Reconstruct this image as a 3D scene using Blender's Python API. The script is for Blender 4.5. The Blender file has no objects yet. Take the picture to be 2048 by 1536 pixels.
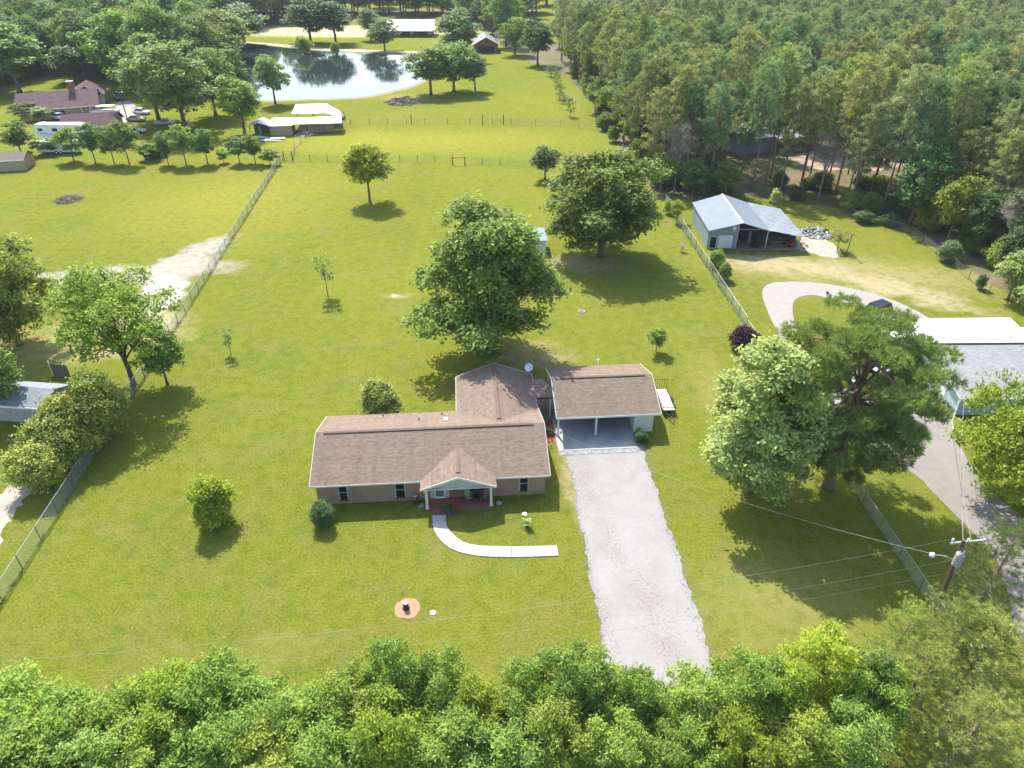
import bpy, math, random
import numpy as np
from mathutils import Vector, Matrix

# ---------------------------------------------------------------- camera, sky, sun, exposure
SC = bpy.context.scene
COL = SC.collection
CAMH, FPX, PITCH = 42.0, 1420.0, math.radians(32.9)
cd = bpy.data.cameras.new('camera'); cam = bpy.data.objects.new('camera', cd); COL.objects.link(cam)
cam.location = (0, 0, CAMH); cam.rotation_euler = (math.radians(90) - PITCH, 0, 0)
cd.sensor_width = 36; cd.lens = 36 * FPX / 2048; cd.clip_start = 0.5; cd.clip_end = 9000
SC.camera = cam
SUN_EL, SUN_AZ = 51.0, -22.0            # azimuth from +Y, negative = towards -X
w = bpy.data.worlds.new('World'); SC.world = w; w.use_nodes = True
nt = w.node_tree; nt.nodes.clear()
sky = nt.nodes.new('ShaderNodeTexSky'); sky.sky_type = 'NISHITA'; sky.sun_disc = False
sky.sun_elevation = math.radians(SUN_EL); sky.sun_rotation = math.radians(SUN_AZ)
sky.air_density = 1.0; sky.dust_density = 1.5; sky.ozone_density = 1.0
bg = nt.nodes.new('ShaderNodeBackground'); bg.inputs[1].default_value = 0.15
wo = nt.nodes.new('ShaderNodeOutputWorld')
nt.links.new(sky.outputs[0], bg.inputs[0]); nt.links.new(bg.outputs[0], wo.inputs[0])
sl = bpy.data.lights.new('sun', 'SUN'); sl.energy = 3.5; sl.angle = math.radians(0.5); sl.color = (1.0, 0.955, 0.88)
so = bpy.data.objects.new('sun', sl); COL.objects.link(so)
_e, _a = math.radians(SUN_EL), math.radians(SUN_AZ)
SD = Vector((math.sin(_a) * math.cos(_e), math.cos(_a) * math.cos(_e), math.sin(_e)))
so.rotation_euler = (-SD).to_track_quat('-Z', 'Y').to_euler(); so.location = SD * 300
SC.view_settings.view_transform = 'Standard'; SC.view_settings.look = 'None'
SC.view_settings.exposure = 1.46; SC.view_settings.gamma = 1.0
try: SC.view_settings.use_curve_mapping = False
except Exception: pass

# ---------------------------------------------------------------- helpers
_s, _c = math.sin(PITCH), math.cos(PITCH)
def at(px, py, z=0.0):
    """where on the level z lies the place seen at that pixel of the 2048 wide photograph"""
    u = (px - 1024) / FPX; v = (py - 768) / FPX
    t = (z - CAMH) / (-_s - v * _c)
    return Vector((u * t, (_c - v * _s) * t, z))
def row_of(X, Y, Z):
    d = Y * _c - (Z - CAMH) * _s
    return 768 - FPX * (Y * _s + (Z - CAMH) * _c) / d
def col_of(X, Y, Z):
    return 1024 + FPX * X / (Y * _c - (Z - CAMH) * _s)
def hgt(p, top):
    lo, hi = 0.0, 40.0
    for _ in range(40):
        m = (lo + hi) / 2
        if row_of(p.x, p.y, m) > top: lo = m
        else: hi = m
    return lo

def tag(o, label=None, cat=None, group=None, kind=None):
    if label: o['label'] = label
    if cat: o['category'] = cat
    if group: o['group'] = group
    if kind: o['kind'] = kind
    return o
def thing(name, label, cat, loc=(0, 0, 0), rz=0.0, group=None):
    o = bpy.data.objects.new(name, None); COL.objects.link(o)
    o.location = loc; o.rotation_euler = (0, 0, rz); o.empty_display_size = 0.3
    return tag(o, label, cat, group)
def link(name, me, mat=None, parent=None):
    if mat is not None and not me.materials: me.materials.append(mat)
    o = bpy.data.objects.new(name, me); COL.objects.link(o)
    if parent is not None: o.parent = parent
    return o

class MB:
    def __init__(s): s.v = []; s.f = []
    def add(s, vs, fs):
        n = len(s.v); s.v += [tuple(x) for x in vs]; s.f += [tuple(n + i for i in f) for f in fs]; return s
    def box(s, x0, x1, y0, y1, z0, z1):
        return s.add([(x0,y0,z0),(x1,y0,z0),(x1,y1,z0),(x0,y1,z0),(x0,y0,z1),(x1,y0,z1),(x1,y1,z1),(x0,y1,z1)],
                     [(3,2,1,0),(4,5,6,7),(0,1,5,4),(1,2,6,5),(2,3,7,6),(3,0,4,7)])
    def obox(s, c, sx, sy, sz, rz=0, ry=0, rx=0):
        M = Matrix.Translation(c) @ Matrix.Rotation(rz, 4, 'Z') @ Matrix.Rotation(ry, 4, 'Y') @ Matrix.Rotation(rx, 4, 'X')
        vs = [M @ Vector((a*sx/2, b*sy/2, d*sz/2)) for d in (-1, 1) for a, b in ((-1,-1),(1,-1),(1,1),(-1,1))]
        return s.add(vs, [(3,2,1,0),(4,5,6,7),(0,1,5,4),(1,2,6,5),(2,3,7,6),(3,0,4,7)])
    def slab(s, pts, th, up=(0,0,1)):
        """planar polygon pts is the top, thickened downwards"""
        u = Vector(up) * th; n = len(pts)
        vs = [Vector(p) for p in pts] + [Vector(p) - u for p in pts]
        fs = [tuple(range(n)), tuple(range(2*n-1, n-1, -1))] + [(i, i+n, (i+1)%n+n, (i+1)%n) for i in range(n)]
        return s.add(vs, fs)
    def prism_y(s, prof, y0, y1):
        """profile in x,z extruded along y"""
        n = len(prof)
        vs = [(x, y0, z) for x, z in prof] + [(x, y1, z) for x, z in prof]
        fs = [tuple(range(n)), tuple(range(2*n-1, n-1, -1))] + [(i, i+n, (i+1)%n+n, (i+1)%n) for i in range(n)]
        return s.add(vs, fs)
    def prism_x(s, prof, x0, x1):
        n = len(prof)
        vs = [(x0, y, z) for y, z in prof] + [(x1, y, z) for y, z in prof]
        fs = [tuple(range(n)), tuple(range(2*n-1, n-1, -1))] + [(i, i+n, (i+1)%n+n, (i+1)%n) for i in range(n)]
        return s.add(vs, fs)
    def tube(s, pts, rad, n=6, cap=True):
        pts = [Vector(p) for p in pts]
        if not isinstance(rad, (list, tuple)): rad = [rad] * len(pts)
        rings = []
        for i, p in enumerate(pts):
            a = pts[max(0, i-1)]; b = pts[min(len(pts)-1, i+1)]
            d = (b - a); d = d.normalized() if d.length > 1e-9 else Vector((0,0,1))
            ref = Vector((1,0,0)) if abs(d.x) < .9 else Vector((0,1,0))
            u = d.cross(ref).normalized(); v = d.cross(u)
            rings.append([p + (u*math.cos(2*math.pi*k/n) + v*math.sin(2*math.pi*k/n)) * rad[i] for k in range(n)])
        vs = [q for r in rings for q in r]; fs = []
        for i in range(len(pts)-1):
            for k in range(n):
                fs.append((i*n+k, i*n+(k+1)%n, (i+1)*n+(k+1)%n, (i+1)*n+k))
        if cap: fs.append(tuple(range(n-1, -1, -1))); fs.append(tuple((len(pts)-1)*n+k for k in range(n)))
        return s.add(vs, fs)
    def disc(s, c, r, h, n=14, r2=None):
        return s.tube([Vector(c), Vector(c)+Vector((0,0,h))], [r, r if r2 is None else r2], n)
    def mesh(s, name, smooth=False):
        me = bpy.data.meshes.new(name); me.from_pydata(s.v, [], s.f); me.update()
        import bmesh
        bm = bmesh.new(); bm.from_mesh(me); bmesh.ops.recalc_face_normals(bm, faces=bm.faces); bm.to_mesh(me); bm.free()
        if smooth: me.polygons.foreach_set('use_smooth', [True]*len(me.polygons))
        return me
    def build(s, name, mat, parent=None, smooth=False):
        return link(name, s.mesh(name, smooth), mat, parent)

def mesh_np(name, V, F, tint=None, smooth=False):
    me = bpy.data.meshes.new(name); n = len(F); k = F.shape[1]
    me.vertices.add(len(V)); me.vertices.foreach_set('co', V.astype(np.float32).ravel())
    me.loops.add(n*k); me.loops.foreach_set('vertex_index', F.astype(np.int32).ravel())
    me.polygons.add(n); me.polygons.foreach_set('loop_start', np.arange(0, n*k, k, dtype=np.int32))
    me.polygons.foreach_set('use_smooth', [bool(smooth)]*n)
    me.update(calc_edges=True)
    if tint is not None:
        a = me.attributes.new('tint', 'FLOAT', 'FACE'); a.data.foreach_set('value', tint.astype(np.float32))
    return me

# ---------------------------------------------------------------- materials
def nodes(name):
    m = bpy.data.materials.new(name); m.use_nodes = True; t = m.node_tree; t.nodes.clear()
    out = t.nodes.new('ShaderNodeOutputMaterial'); p = t.nodes.new('ShaderNodeBsdfPrincipled')
    t.links.new(p.outputs[0], out.inputs[0]); return m, t, p, out
def N(t, typ, **kw):
    n = t.nodes.new('ShaderNode' + typ)
    for k, v in kw.items():
        if k == 'op': n.operation = v
        elif k.startswith('i'): n.inputs[int(k[1:])].default_value = v
        else: setattr(n, k, v)
    return n
def L(t, a, b): t.links.new(a, b)
def rgba(c): return (c[0], c[1], c[2], 1)
def mixc(t, fac, a, b, mode='MIX'):
    n = t.nodes.new('ShaderNodeMix'); n.data_type = 'RGBA'; n.blend_type = mode
    for sock, val in ((0, fac), (6, a), (7, b)):
        if isinstance(val, (int, float)): n.inputs[sock].default_value = val
        elif isinstance(val, tuple): n.inputs[sock].default_value = rgba(val)
        else: t.links.new(val, n.inputs[sock])
    return n.outputs[2]
def ramp(t, fac, stops):
    n = t.nodes.new('ShaderNodeValToRGB'); e = n.color_ramp.elements
    e[0].position, e[0].color = stops[0][0], rgba(stops[0][1])
    e[1].position, e[1].color = stops[-1][0], rgba(stops[-1][1])
    for p, c in stops[1:-1]:
        q = e.new(p); q.color = rgba(c)
    L(t, fac, n.inputs[0]); return n.outputs[0]
def noise(t, vec, scale, detail=4, rough=.55, dist=0.0):
    n = t.nodes.new('ShaderNodeTexNoise'); n.inputs['Scale'].default_value = scale
    n.inputs['Detail'].default_value = detail; n.inputs['Roughness'].default_value = rough
    n.inputs['Distortion'].default_value = dist
    if vec is not None: L(t, vec, n.inputs['Vector'])
    return n.outputs[0]
def coords(t): return t.nodes.new('ShaderNodeTexCoord').outputs['Object']
def gcoords(t): return t.nodes.new('ShaderNodeNewGeometry').outputs['Position']
def mapr(t, v, a, b, c, d):
    n = t.nodes.new('ShaderNodeMapRange'); L(t, v, n.inputs[0])
    for i, x in enumerate((a, b, c, d)): n.inputs[i+1].default_value = x
    return n.outputs[0]
def bump(t, p, h, strength, dist):
    b = t.nodes.new('ShaderNodeBump'); b.inputs['Strength'].default_value = strength; b.inputs['Distance'].default_value = dist
    L(t, h, b.inputs['Height']); L(t, b.outputs[0], p.inputs['Normal'])

def plain(name, col, rough=.6, var=.25, scale=3.0, metal=0.0, bmp=.0, spec=.4, dirt=None):
    m, t, p, o = nodes(name); v = coords(t)
    n1 = noise(t, v, scale, 5, .6)
    c = mixc(t, mapr(t, n1, .3, .7, 0, 1), tuple(x*(1-var) for x in col), tuple(min(1, x*(1+var*.6)) for x in col))
    if dirt:
        n2 = noise(t, v, scale*.35, 3, .6, .6)
        c = mixc(t, mapr(t, n2, .52, .72, 0, .6), c, dirt)
    L(t, c, p.inputs['Base Color']); p.inputs['Roughness'].default_value = rough
    p.inputs['Metallic'].default_value = metal; p.inputs['Specular IOR Level'].default_value = spec
    if bmp: bump(t, p, noise(t, v, scale*8, 3), bmp, .02)
    return m

def leafmat(name, dark, light, trans=.32, rough=.55, hue=.012):
    m, t, p, o = nodes(name)
    a = N(t, 'Attribute', attribute_name='tint')
    oi = N(t, 'ObjectInfo')
    c = mixc(t, a.outputs['Fac'], dark, light)
    hs = N(t, 'HueSaturation'); L(t, c, hs.inputs['Color'])
    L(t, mapr(t, oi.outputs['Random'], 0, 1, .5-hue, .5+hue), hs.inputs['Hue'])
    mul = N(t, 'Math', op='MULTIPLY', i1=7.13); L(t, oi.outputs['Random'], mul.inputs[0])
    fr = N(t, 'Math', op='FRACT'); L(t, mul.outputs[0], fr.inputs[0])
    L(t, mapr(t, fr.outputs[0], 0, 1, .84, 1.2), hs.inputs['Value'])
    c2 = mixc(t, 1.0, hs.outputs[0], oi.outputs['Color'], 'MULTIPLY')
    L(t, c2, p.inputs['Base Color']); p.inputs['Roughness'].default_value = rough
    p.inputs['Specular IOR Level'].default_value = .10
    tr = N(t, 'BsdfTranslucent'); tc = mixc(t, .35, c2, (.5, .55, .05)); 
    tcm = mixc(t, 1.0, c2, (1.5, 1.55, .8), 'MULTIPLY'); L(t, tcm, tr.inputs[0])
    mx = N(t, 'MixShader', i0=trans); L(t, p.outputs[0], mx.inputs[1]); L(t, tr.outputs[0], mx.inputs[2])
    L(t, mx.outputs[0], o.inputs[0]); return m

M = {}
M['leaf'] = leafmat('leaf_mid_green', (.070, .120, .032), (.290, .370, .098), .30)
M['leaf_dark'] = leafmat('leaf_dark_green', (.050, .090, .034), (.190, .265, .090), .25)
M['leaf_bright'] = leafmat('leaf_fresh_green', (.090, .150, .022), (.370, .460, .090), .28)
M['leaf_yellow'] = leafmat('leaf_yellow_green', (.17, .20, .018), (.47, .50, .06), .28)
M['leaf_pale'] = leafmat('leaf_pale_maple', (.150, .210, .065), (.480, .560, .190), .28)
M['leaf_plum'] = leafmat('leaf_plum', (.020, .008, .014), (.075, .030, .045), .2)
M['leaf_glossy'] = leafmat('leaf_glossy', (.070, .110, .020), (.440, .490, .110), .20, .55)
M['needle'] = leafmat('pine_needle', (.100, .130, .064), (.370, .420, .200), .24, .6, .008)
M['needle_big'] = leafmat('pine_needle_warm', (.085, .115, .034), (.330, .375, .110), .22, .6, .008)
M['bare'] = leafmat('bare_twigs', (.14, .12, .10), (.27, .24, .20), .0, .8, .01)
M['bark'] = plain('bark', (.13, .10, .075), .9, .4, 6, bmp=.6)
M['bark_pine'] = plain('bark_pine', (.22, .155, .115), .9, .4, 5, bmp=.6)
M['bark_pale'] = plain('bark_pale', (.26, .23, .19), .9, .3, 6, bmp=.4)
M['white'] = plain('white_paint', (.72, .73, .71), .5, .06, 2, dirt=(.55,.54,.48))
M['trim'] = plain('cream_trim', (.62, .62, .53), .55, .08, 2)
M['siding'] = plain('sage_siding', (.40, .45, .36), .6, .06, 1)
M['glass'] = plain('dark_glass', (.012, .014, .018), .12, .3, 1, spec=.5)
M['glass_grey'] = plain('grey_screen', (.16, .17, .14), .4, .1, 1)
M['black'] = plain('black_paint', (.018, .018, .020), .45, .3, 3)
M['rubber'] = plain('rubber', (.02, .02, .02), .85, .3, 3)
M['galv'] = plain('galvanised_steel', (.42, .44, .43), .45, .15, 2, metal=.5)
M['galv_dark'] = plain('weathered_post', (.10, .11, .09), .7, .3, 3)
M['wood_post'] = plain('wood_post', (.13, .10, .07), .9, .3, 6, bmp=.4)
M['pole_wood'] = plain('pole_wood', (.14, .085, .055), .85, .3, 5, bmp=.3)
M['concrete'] = plain('pale_concrete', (.26, .238, .215), .85, .10, 1.2, bmp=.1, dirt=(.25,.22,.19))
M['walk'] = plain('walk_concrete', (.36, .36, .34), .85, .05, 1.5, bmp=.1)
M['slab_grey'] = plain('carport_concrete', (.34, .345, .34), .8, .18, .8, bmp=.05, dirt=(.22,.22,.22))
M['asphalt_pale'] = plain('worn_asphalt', (.195, .175, .155), .9, .16, .8, bmp=.2, dirt=(.22,.20,.17))
M['asphalt'] = plain('asphalt', (.075, .075, .075), .9, .25, 1.5, bmp=.2)
M['sand'] = plain('pale_sand', (.33, .285, .235), .95, .2, .8, bmp=.3, dirt=(.42,.40,.20))
M['mulch'] = plain('red_mulch', (.32, .10, .05), .95, .5, 14, bmp=.6)
M['mulch_pale'] = plain('faded_mulch', (.36, .21, .13), .95, .4, 12, bmp=.6)
M['metal_white'] = plain('white_metal_roof', (.44, .47, .51), .45, .07, .5, metal=.2, dirt=(.36,.35,.33))
M['metal_blue'] = plain('pale_metal_roof', (.215, .250, .275), .75, .10, .5, metal=0, spec=.15)
M['metal_grey'] = plain('grey_tin', (.20, .22, .24), .7, .22, 1.5, metal=0, spec=.2)
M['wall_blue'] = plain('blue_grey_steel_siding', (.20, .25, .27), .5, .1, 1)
M['wall_blue_lit'] = plain('blue_grey_steel_siding_lit', (.36, .43, .45), .5, .1, 1)  # lit copy of wall_blue: sunlight on the barn's side put into the colour
M['white_door'] = plain('roller_door', (.55, .58, .58), .5, .06, 1)
M['wood_deck'] = plain('trailer_boards', (.46, .40, .35), .85, .2, 5, dirt=(.34,.29,.25))
M['red_brick_floor'] = plain('porch_brick', (.27, .095, .065), .85, .3, 9, bmp=.3)
M['tan_wall'] = plain('tan_boards', (.36, .28, .18), .85, .2, 3, bmp=.3)
M['red_paint'] = plain('red_paint', (.40, .04, .03), .45, .2, 3)
M['blue_paint'] = plain('blue_paint', (.05, .12, .30), .4, .2, 3)
M['orange'] = plain('rust_orange', (.42, .16, .05), .8, .3, 4)
M['stone'] = plain('stone', (.34, .33, .31), .85, .3, 5, bmp=.4)
M['twig'] = plain('dead_twigs', (.30, .25, .19), .9, .4, 4)
M['ceramic_blue'] = plain('blue_ceramic', (.06, .12, .22), .25, .2, 3)
M['cushion'] = plain('cushion', (.25, .28, .18), .9, .3, 8)
M['wire'] = plain('wire', (.30, .30, .28), .5, .1, 1)
M['wire_white'] = plain('wire_white', (.42, .42, .39), .5, .1, 1)
M['lamp_glass'] = plain('lamp_lens', (.62, .66, .70), .2, .05, 1)
M['car_black'] = plain('car_black', (.02, .022, .028), .2, .1, 1, spec=.7)
M['car_white'] = plain('car_white', (.72, .73, .74), .25, .03, 1, spec=.6)
M['car_tan'] = plain('car_tan', (.42, .33, .22), .3, .05, 1, spec=.6)
M['car_silver'] = plain('car_silver', (.50, .52, .55), .3, .05, 1, metal=.4, spec=.6)
M['vine'] = M['leaf']

def brickmat(name, c1, c2, mortar, sc=1.0):
    m, t, p, o = nodes(name); v = coords(t)
    sep = N(t, 'SeparateXYZ'); L(t, v, sep.inputs[0]); g = N(t, 'NewGeometry')
    ad = N(t, 'Math', op='ADD'); L(t, sep.outputs[0], ad.inputs[0]); L(t, sep.outputs[1], ad.inputs[1])
    cb = N(t, 'CombineXYZ'); L(t, ad.outputs[0], cb.inputs[0]); L(t, sep.outputs[2], cb.inputs[1])
    b = N(t, 'TexBrick'); L(t, cb.outputs[0], b.inputs['Vector'])
    b.inputs['Color1'].default_value = rgba(c1); b.inputs['Color2'].default_value = rgba(c2); b.inputs['Mortar'].default_value = rgba(mortar)
    b.inputs['Scale'].default_value = sc; b.inputs['Mortar Size'].default_value = .008
    b.inputs['Brick Width'].default_value = .22; b.inputs['Row Height'].default_value = .075; b.inputs['Bias'].default_value = -.1
    n = noise(t, v, 1.3, 4); n2 = noise(t, v, 30, 3)
    c = mixc(t, mapr(t, n, .35, .7, 0, .35), b.outputs[0], tuple(x*.6 for x in c2))
    c = mixc(t, mapr(t, n2, .3, .7, 0, .3), c, tuple(min(1, x*1.5) for x in c1))
    L(t, c, p.inputs['Base Color']); p.inputs['Roughness'].default_value = .85
    inv = N(t, 'Math', op='SUBTRACT', i0=1.0); L(t, b.outputs['Fac'], inv.inputs[1])
    bump(t, p, inv.outputs[0], .6, .01); return m
M['brick'] = brickmat('tan_brick', (.36, .23, .15), (.20, .125, .085), (.34, .30, .25))
M['brick_red'] = brickmat('red_brick', (.26, .10, .07), (.17, .07, .05), (.26, .22, .20))

def shinglemat(name, dark, light, stain):
    m, t, p, o = nodes(name); a = N(t, 'Attribute', attribute_name='tint'); v = coords(t); p.inputs['Specular IOR Level'].default_value = 0
    c = mixc(t, a.outputs['Fac'], dark, light)
    n1 = noise(t, v, .55, 5, .65, .4)
    c = mixc(t, mapr(t, n1, .42, .72, 0, .55), c, stain)
    mp = N(t, 'Mapping'); mp.inputs['Scale'].default_value = (2.2, .12, .12); L(t, v, mp.inputs[0])
    n3 = noise(t, mp.outputs[0], 1.0, 4); c = mixc(t, mapr(t, n3, .5, .75, 0, .25), c, tuple(x*.55 for x in dark))
    n2 = noise(t, v, 40, 2); c = mixc(t, mapr(t, n2, .3, .7, 0, .25), c, tuple(x*.6 for x in dark))
    L(t, c, p.inputs['Base Color']); p.inputs['Roughness'].default_value = 1
    return m
M['shingle'] = shinglemat('brown_shingle', (.160, .117, .088), (.258, .198, .154), (.200, .156, .123))
M['shingle_grey'] = shinglemat('grey_shingle', (.24, .24, .235), (.34, .34, .33), (.24, .24, .24))
M['shingle_maroon'] = shinglemat('maroon_shingle', (.105, .072, .074), (.17, .118, .120), (.13, .11, .11))
M['roof_white'] = plain('white_roof_coating', (.80, .80, .80), .6, .04, .7, dirt=(.70,.70,.69))
M['roof_pale'] = plain('pale_grey_roofing', (.48, .485, .48), .8, .06, 1.5)

# lawn: colour patches that belong to the turf itself
def grassmat():
    m, t, p, o = nodes('lawn_grass'); v = gcoords(t)
    big = noise(t, v, .022, 4, .6, .5); mid = noise(t, v, .13, 5, .65, .8); sm = noise(t, v, .9, 5, .65); fine = noise(t, v, 5.5, 4, .7)
    c = ramp(t, big, [(.30, (.098, .148, .014)), (.48, (.155, .180, .014)), (.70, (.205, .205, .018))])
    c = mixc(t, mapr(t, mid, .50, .36, 0, .7), c, (.105, .160, .018))
    m2 = noise(t, v, .24, 5, .6, .5)
    c = mixc(t, mapr(t, m2, .50, .68, 0, .7), c, (.205, .185, .050))
    c = mixc(t, mapr(t, m2, .47, .34, 0, .5), c, (.175, .215, .016))
    c = mixc(t, mapr(t, sm, .42, .70, 0, .70), c, (.215, .200, .050))
    c = mixc(t, mapr(t, sm, .50, .26, 0, .60), c, (.095, .125, .028))
    c = mixc(t, mapr(t, fine, .48, .70, 0, .6), c, (.265, .275, .050))
    c = mixc(t, mapr(t, fine, .50, .30, 0, .75), c, (.070, .088, .022))
    # mowing lanes running up the lot
    mpn = N(t, 'Mapping'); mpn.inputs['Rotation'].default_value = (0, 0, math.radians(-5)); mpn.inputs['Scale'].default_value = (.62, .035, 1); L(t, v, mpn.inputs[0])
    ln = noise(t, mpn.outputs[0], 1.0, 3, .5, .4)
    c = mixc(t, mapr(t, ln, .52, .72, 0, .12), c, (.26, .25, .045))
    wrp = N(t, 'VectorMath', op='ADD'); nv = t.nodes.new('ShaderNodeTexNoise'); nv.inputs['Scale'].default_value = .35; nv.inputs['Detail'].default_value = 5
    L(t, v, nv.inputs['Vector'])
    off = N(t, 'VectorMath', op='MULTIPLY_ADD'); L(t, nv.outputs['Color'], off.inputs[0])
    off.inputs[1].default_value = (7, 7, 0); off.inputs[2].default_value = (-3.5, -3.5, 0)
    L(t, v, wrp.inputs[0]); L(t, off.outputs[0], wrp.inputs[1])
    def patch(c, x, y, rx, ry, ang, soft, col, amt, breakup=True):
        mp = N(t, 'Mapping'); mp.vector_type = 'TEXTURE'
        mp.inputs['Location'].default_value = (x, y, 0); mp.inputs['Rotation'].default_value = (0, 0, ang); mp.inputs['Scale'].default_value = (rx, ry, 1000)
        L(t, wrp.outputs[0], mp.inputs[0])
        ln = N(t, 'VectorMath', op='LENGTH'); L(t, mp.outputs[0], ln.inputs[0])
        f = mapr(t, ln.outputs['Value'], 1.0, 1.0 - soft, 0, amt)
        if breakup:
            mm = N(t, 'Math', op='MULTIPLY'); L(t, f, mm.inputs[0]); L(t, mapr(t, sm, .35, .55, .45, 1), mm.inputs[1]); f = mm.outputs[0]
        return mixc(t, f, c, col)
    SANDC = (.40, .355, .30)
    a = at(660, 284); c = patch(c, a.x, a.y, 42, 14, 0, .7, (.27, .26, .04), .5)
    a = at(900, 284); c = patch(c, a.x, a.y, 46, 16, 0, .7, (.27, .26, .04), .5)
    a = at(470, 400); c = patch(c, a.x, a.y, 24, 30, 0, .8, (.29, .27, .045), .5)
    a = at(1700, 545); c = patch(c, a.x, a.y, 26, 8.0, math.radians(-12), .7, (.36, .30, .15), .65)
    a = at(1560, 530); c = patch(c, a.x, a.y, 12, 3.6, math.radians(-10), .6, (.44, .36, .22), .7)
    a = at(1800, 580); c = patch(c, a.x, a.y, 14, 3.4, math.radians(-40), .6, (.46, .37, .24), .7)
    a = at(1840, 420); c = patch(c, a.x, a.y, 24, 7, math.radians(-20), .6, (.30, .22, .10), .6)
    a = at(385, 512); c = patch(c, a.x, a.y, 4.0, 11, math.radians(-20), .45, SANDC, .95)
    a = at(300, 545); c = patch(c, a.x, a.y, 15, 4.6, math.radians(14), .4, SANDC, .9)
    a = at(318, 592); c = patch(c, a.x, a.y, 4.0, 8.0, math.radians(4), .3, (.46, .42, .375), 1, False)
    a = at(165, 552); c = patch(c, a.x, a.y, 9, 3.0, 0, .5, SANDC, .8)
    a = at(250, 660); c = patch(c, a.x, a.y, 9, 7, 0, .5, (.50, .42, .28), .8)
    a = at(110, 690); c = patch(c, a.x, a.y, 11, 7, 0, .6, (.36, .30, .13), .7)
    a = at(1250, 880); c = patch(c, 6.1, 49.5, 2.4, 9, math.radians(4), .7, (.40, .33, .18), .9)
    a = at(793, 592); c = patch(c, a.x, a.y, 2.6, 1.3, 0, .6, (.42, .38, .25), .8)
    a = at(500, 1300); c = patch(c, a.x, a.y, 10, 1.6, math.radians(8), .8, (.26, .24, .08), .45)
    a = at(1560, 1200); c = patch(c, a.x, a.y, 9, 7, 0, .8, (.31, .28, .10), .5)
    a = at(1500, 800); c = patch(c, 22.5, 60, 3.6, 16, math.radians(3), .8, (.30, .26, .08), .6)
    a = at(700, 62); c = patch(c, a.x, a.y, 75, 26, 0, .35, (.46, .38, .25), .95)
    a = at(1650, 300); c = patch(c, 85, 165, 38, 30, 0, .5, (.42, .31, .20), .8)
    a = at(820, 195); c = patch(c, a.x, a.y, 12, 6, 0, .6, (.30, .24, .10), .7)
    a = at(1180, 700); c = patch(c, 1.5, 71, 7, 4, 0, .7, (.34, .27, .15), .8)
    c = patch(c, 11, 98, 7, 5, 0, .7, (.36, .28, .17), .8)
    c = patch(c, 0, 16, 70, 7.5, 0, .4, (.20, .17, .08), .6)
    L(t, c, p.inputs['Base Color']); p.inputs['Roughness'].default_value = 1; p.inputs['Specular IOR Level'].default_value = 0
    h = N(t, 'Math', op='ADD'); L(t, fine, h.inputs[0]); L(t, noise(t, v, 22, 3, .7), h.inputs[1])
    bump(t, p, h.outputs[0], .8, .12)
    return m
M['grass'] = grassmat()
def gravelmat():
    m, t, p, o = nodes('white_gravel'); v = gcoords(t)
    a = noise(t, v, .35, 5, .65, .6); b = noise(t, v, 3.5, 5, .7); f = noise(t, v, 16, 4, .75)
    vo = N(t, 'TexVoronoi'); vo.inputs['Scale'].default_value = 22; L(t, v, vo.inputs['Vector'])
    c = mixc(t, mapr(t, a, .4, .7, 0, 1), (.275, .268, .254), (.235, .220, .198))
    c = mixc(t, mapr(t, b, .54, .70, 0, .6), c, (.185, .165, .135))
    c = mixc(t, mapr(t, f, .43, .30, 0, .9), c, (.13, .10, .075))
    c = mixc(t, mapr(t, f, .58, .75, 0, .6), c, (.36, .355, .34))
    # fallen leaves drifted in two strips
    for (x, y, rx, ry) in ((6.4, 49.0, 2.0, 5.5), (10.4, 34.0, 1.7, 8.0), (8.2, 41.0, 1.2, 4.0), (6.9, 33.0, .6, 7.0)):
        mp = N(t, 'Mapping'); mp.vector_type = 'TEXTURE'; mp.inputs['Location'].default_value = (x, y, 0)
        mp.inputs['Rotation'].default_value = (0, 0, math.radians(6)); mp.inputs['Scale'].default_value = (rx, ry, 1000); L(t, v, mp.inputs[0])
        ln = N(t, 'VectorMath', op='LENGTH'); L(t, mp.outputs[0], ln.inputs[0])
        mm = N(t, 'Math', op='MULTIPLY'); L(t, mapr(t, ln.outputs['Value'], 1, .3, 0, 1), mm.inputs[0]); L(t, mapr(t, noise(t, v, 5, 5, .75), .52, .58, 0, .5), mm.inputs[1])
        c = mixc(t, mm.outputs[0], c, (.13, .085, .055))
    L(t, c, p.inputs['Base Color']); p.inputs['Roughness'].default_value = .95; p.inputs['Specular IOR Level'].default_value = .1
    bump(t, p, f, .5, .05); return m
M['gravel'] = gravelmat()
def littermat():
    m, t, p, o = nodes('forest_floor'); v = gcoords(t)
    a = noise(t, v, .09, 5, .65); b = noise(t, v, 1.2, 5, .7)
    c = ramp(t, a, [(.35, (.060, .085, .015)), (.5, (.13, .115, .04)), (.65, (.20, .125, .08))])
    c = mixc(t, mapr(t, b, .35, .7, 0, .6), c, (.07, .06, .03))
    L(t, c, p.inputs['Base Color']); p.inputs['Roughness'].default_value = 1; bump(t, p, b, .6, .3); return m
M['litter'] = littermat()
def watermat():
    m, t, p, o = nodes('pond_water'); v = gcoords(t)
    p.inputs['Base Color'].default_value = (.020, .030, .028, 1); p.inputs['Roughness'].default_value = .03
    p.inputs['IOR'].default_value = 1.333; p.inputs['Specular IOR Level'].default_value = .5
    mp = N(t, 'Mapping'); mp.inputs['Scale'].default_value = (.4, 1.2, 1); L(t, v, mp.inputs[0])
    bump(t, p, noise(t, mp.outputs[0], .5, 3), .10, .12); return m
M['water'] = watermat()

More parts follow.
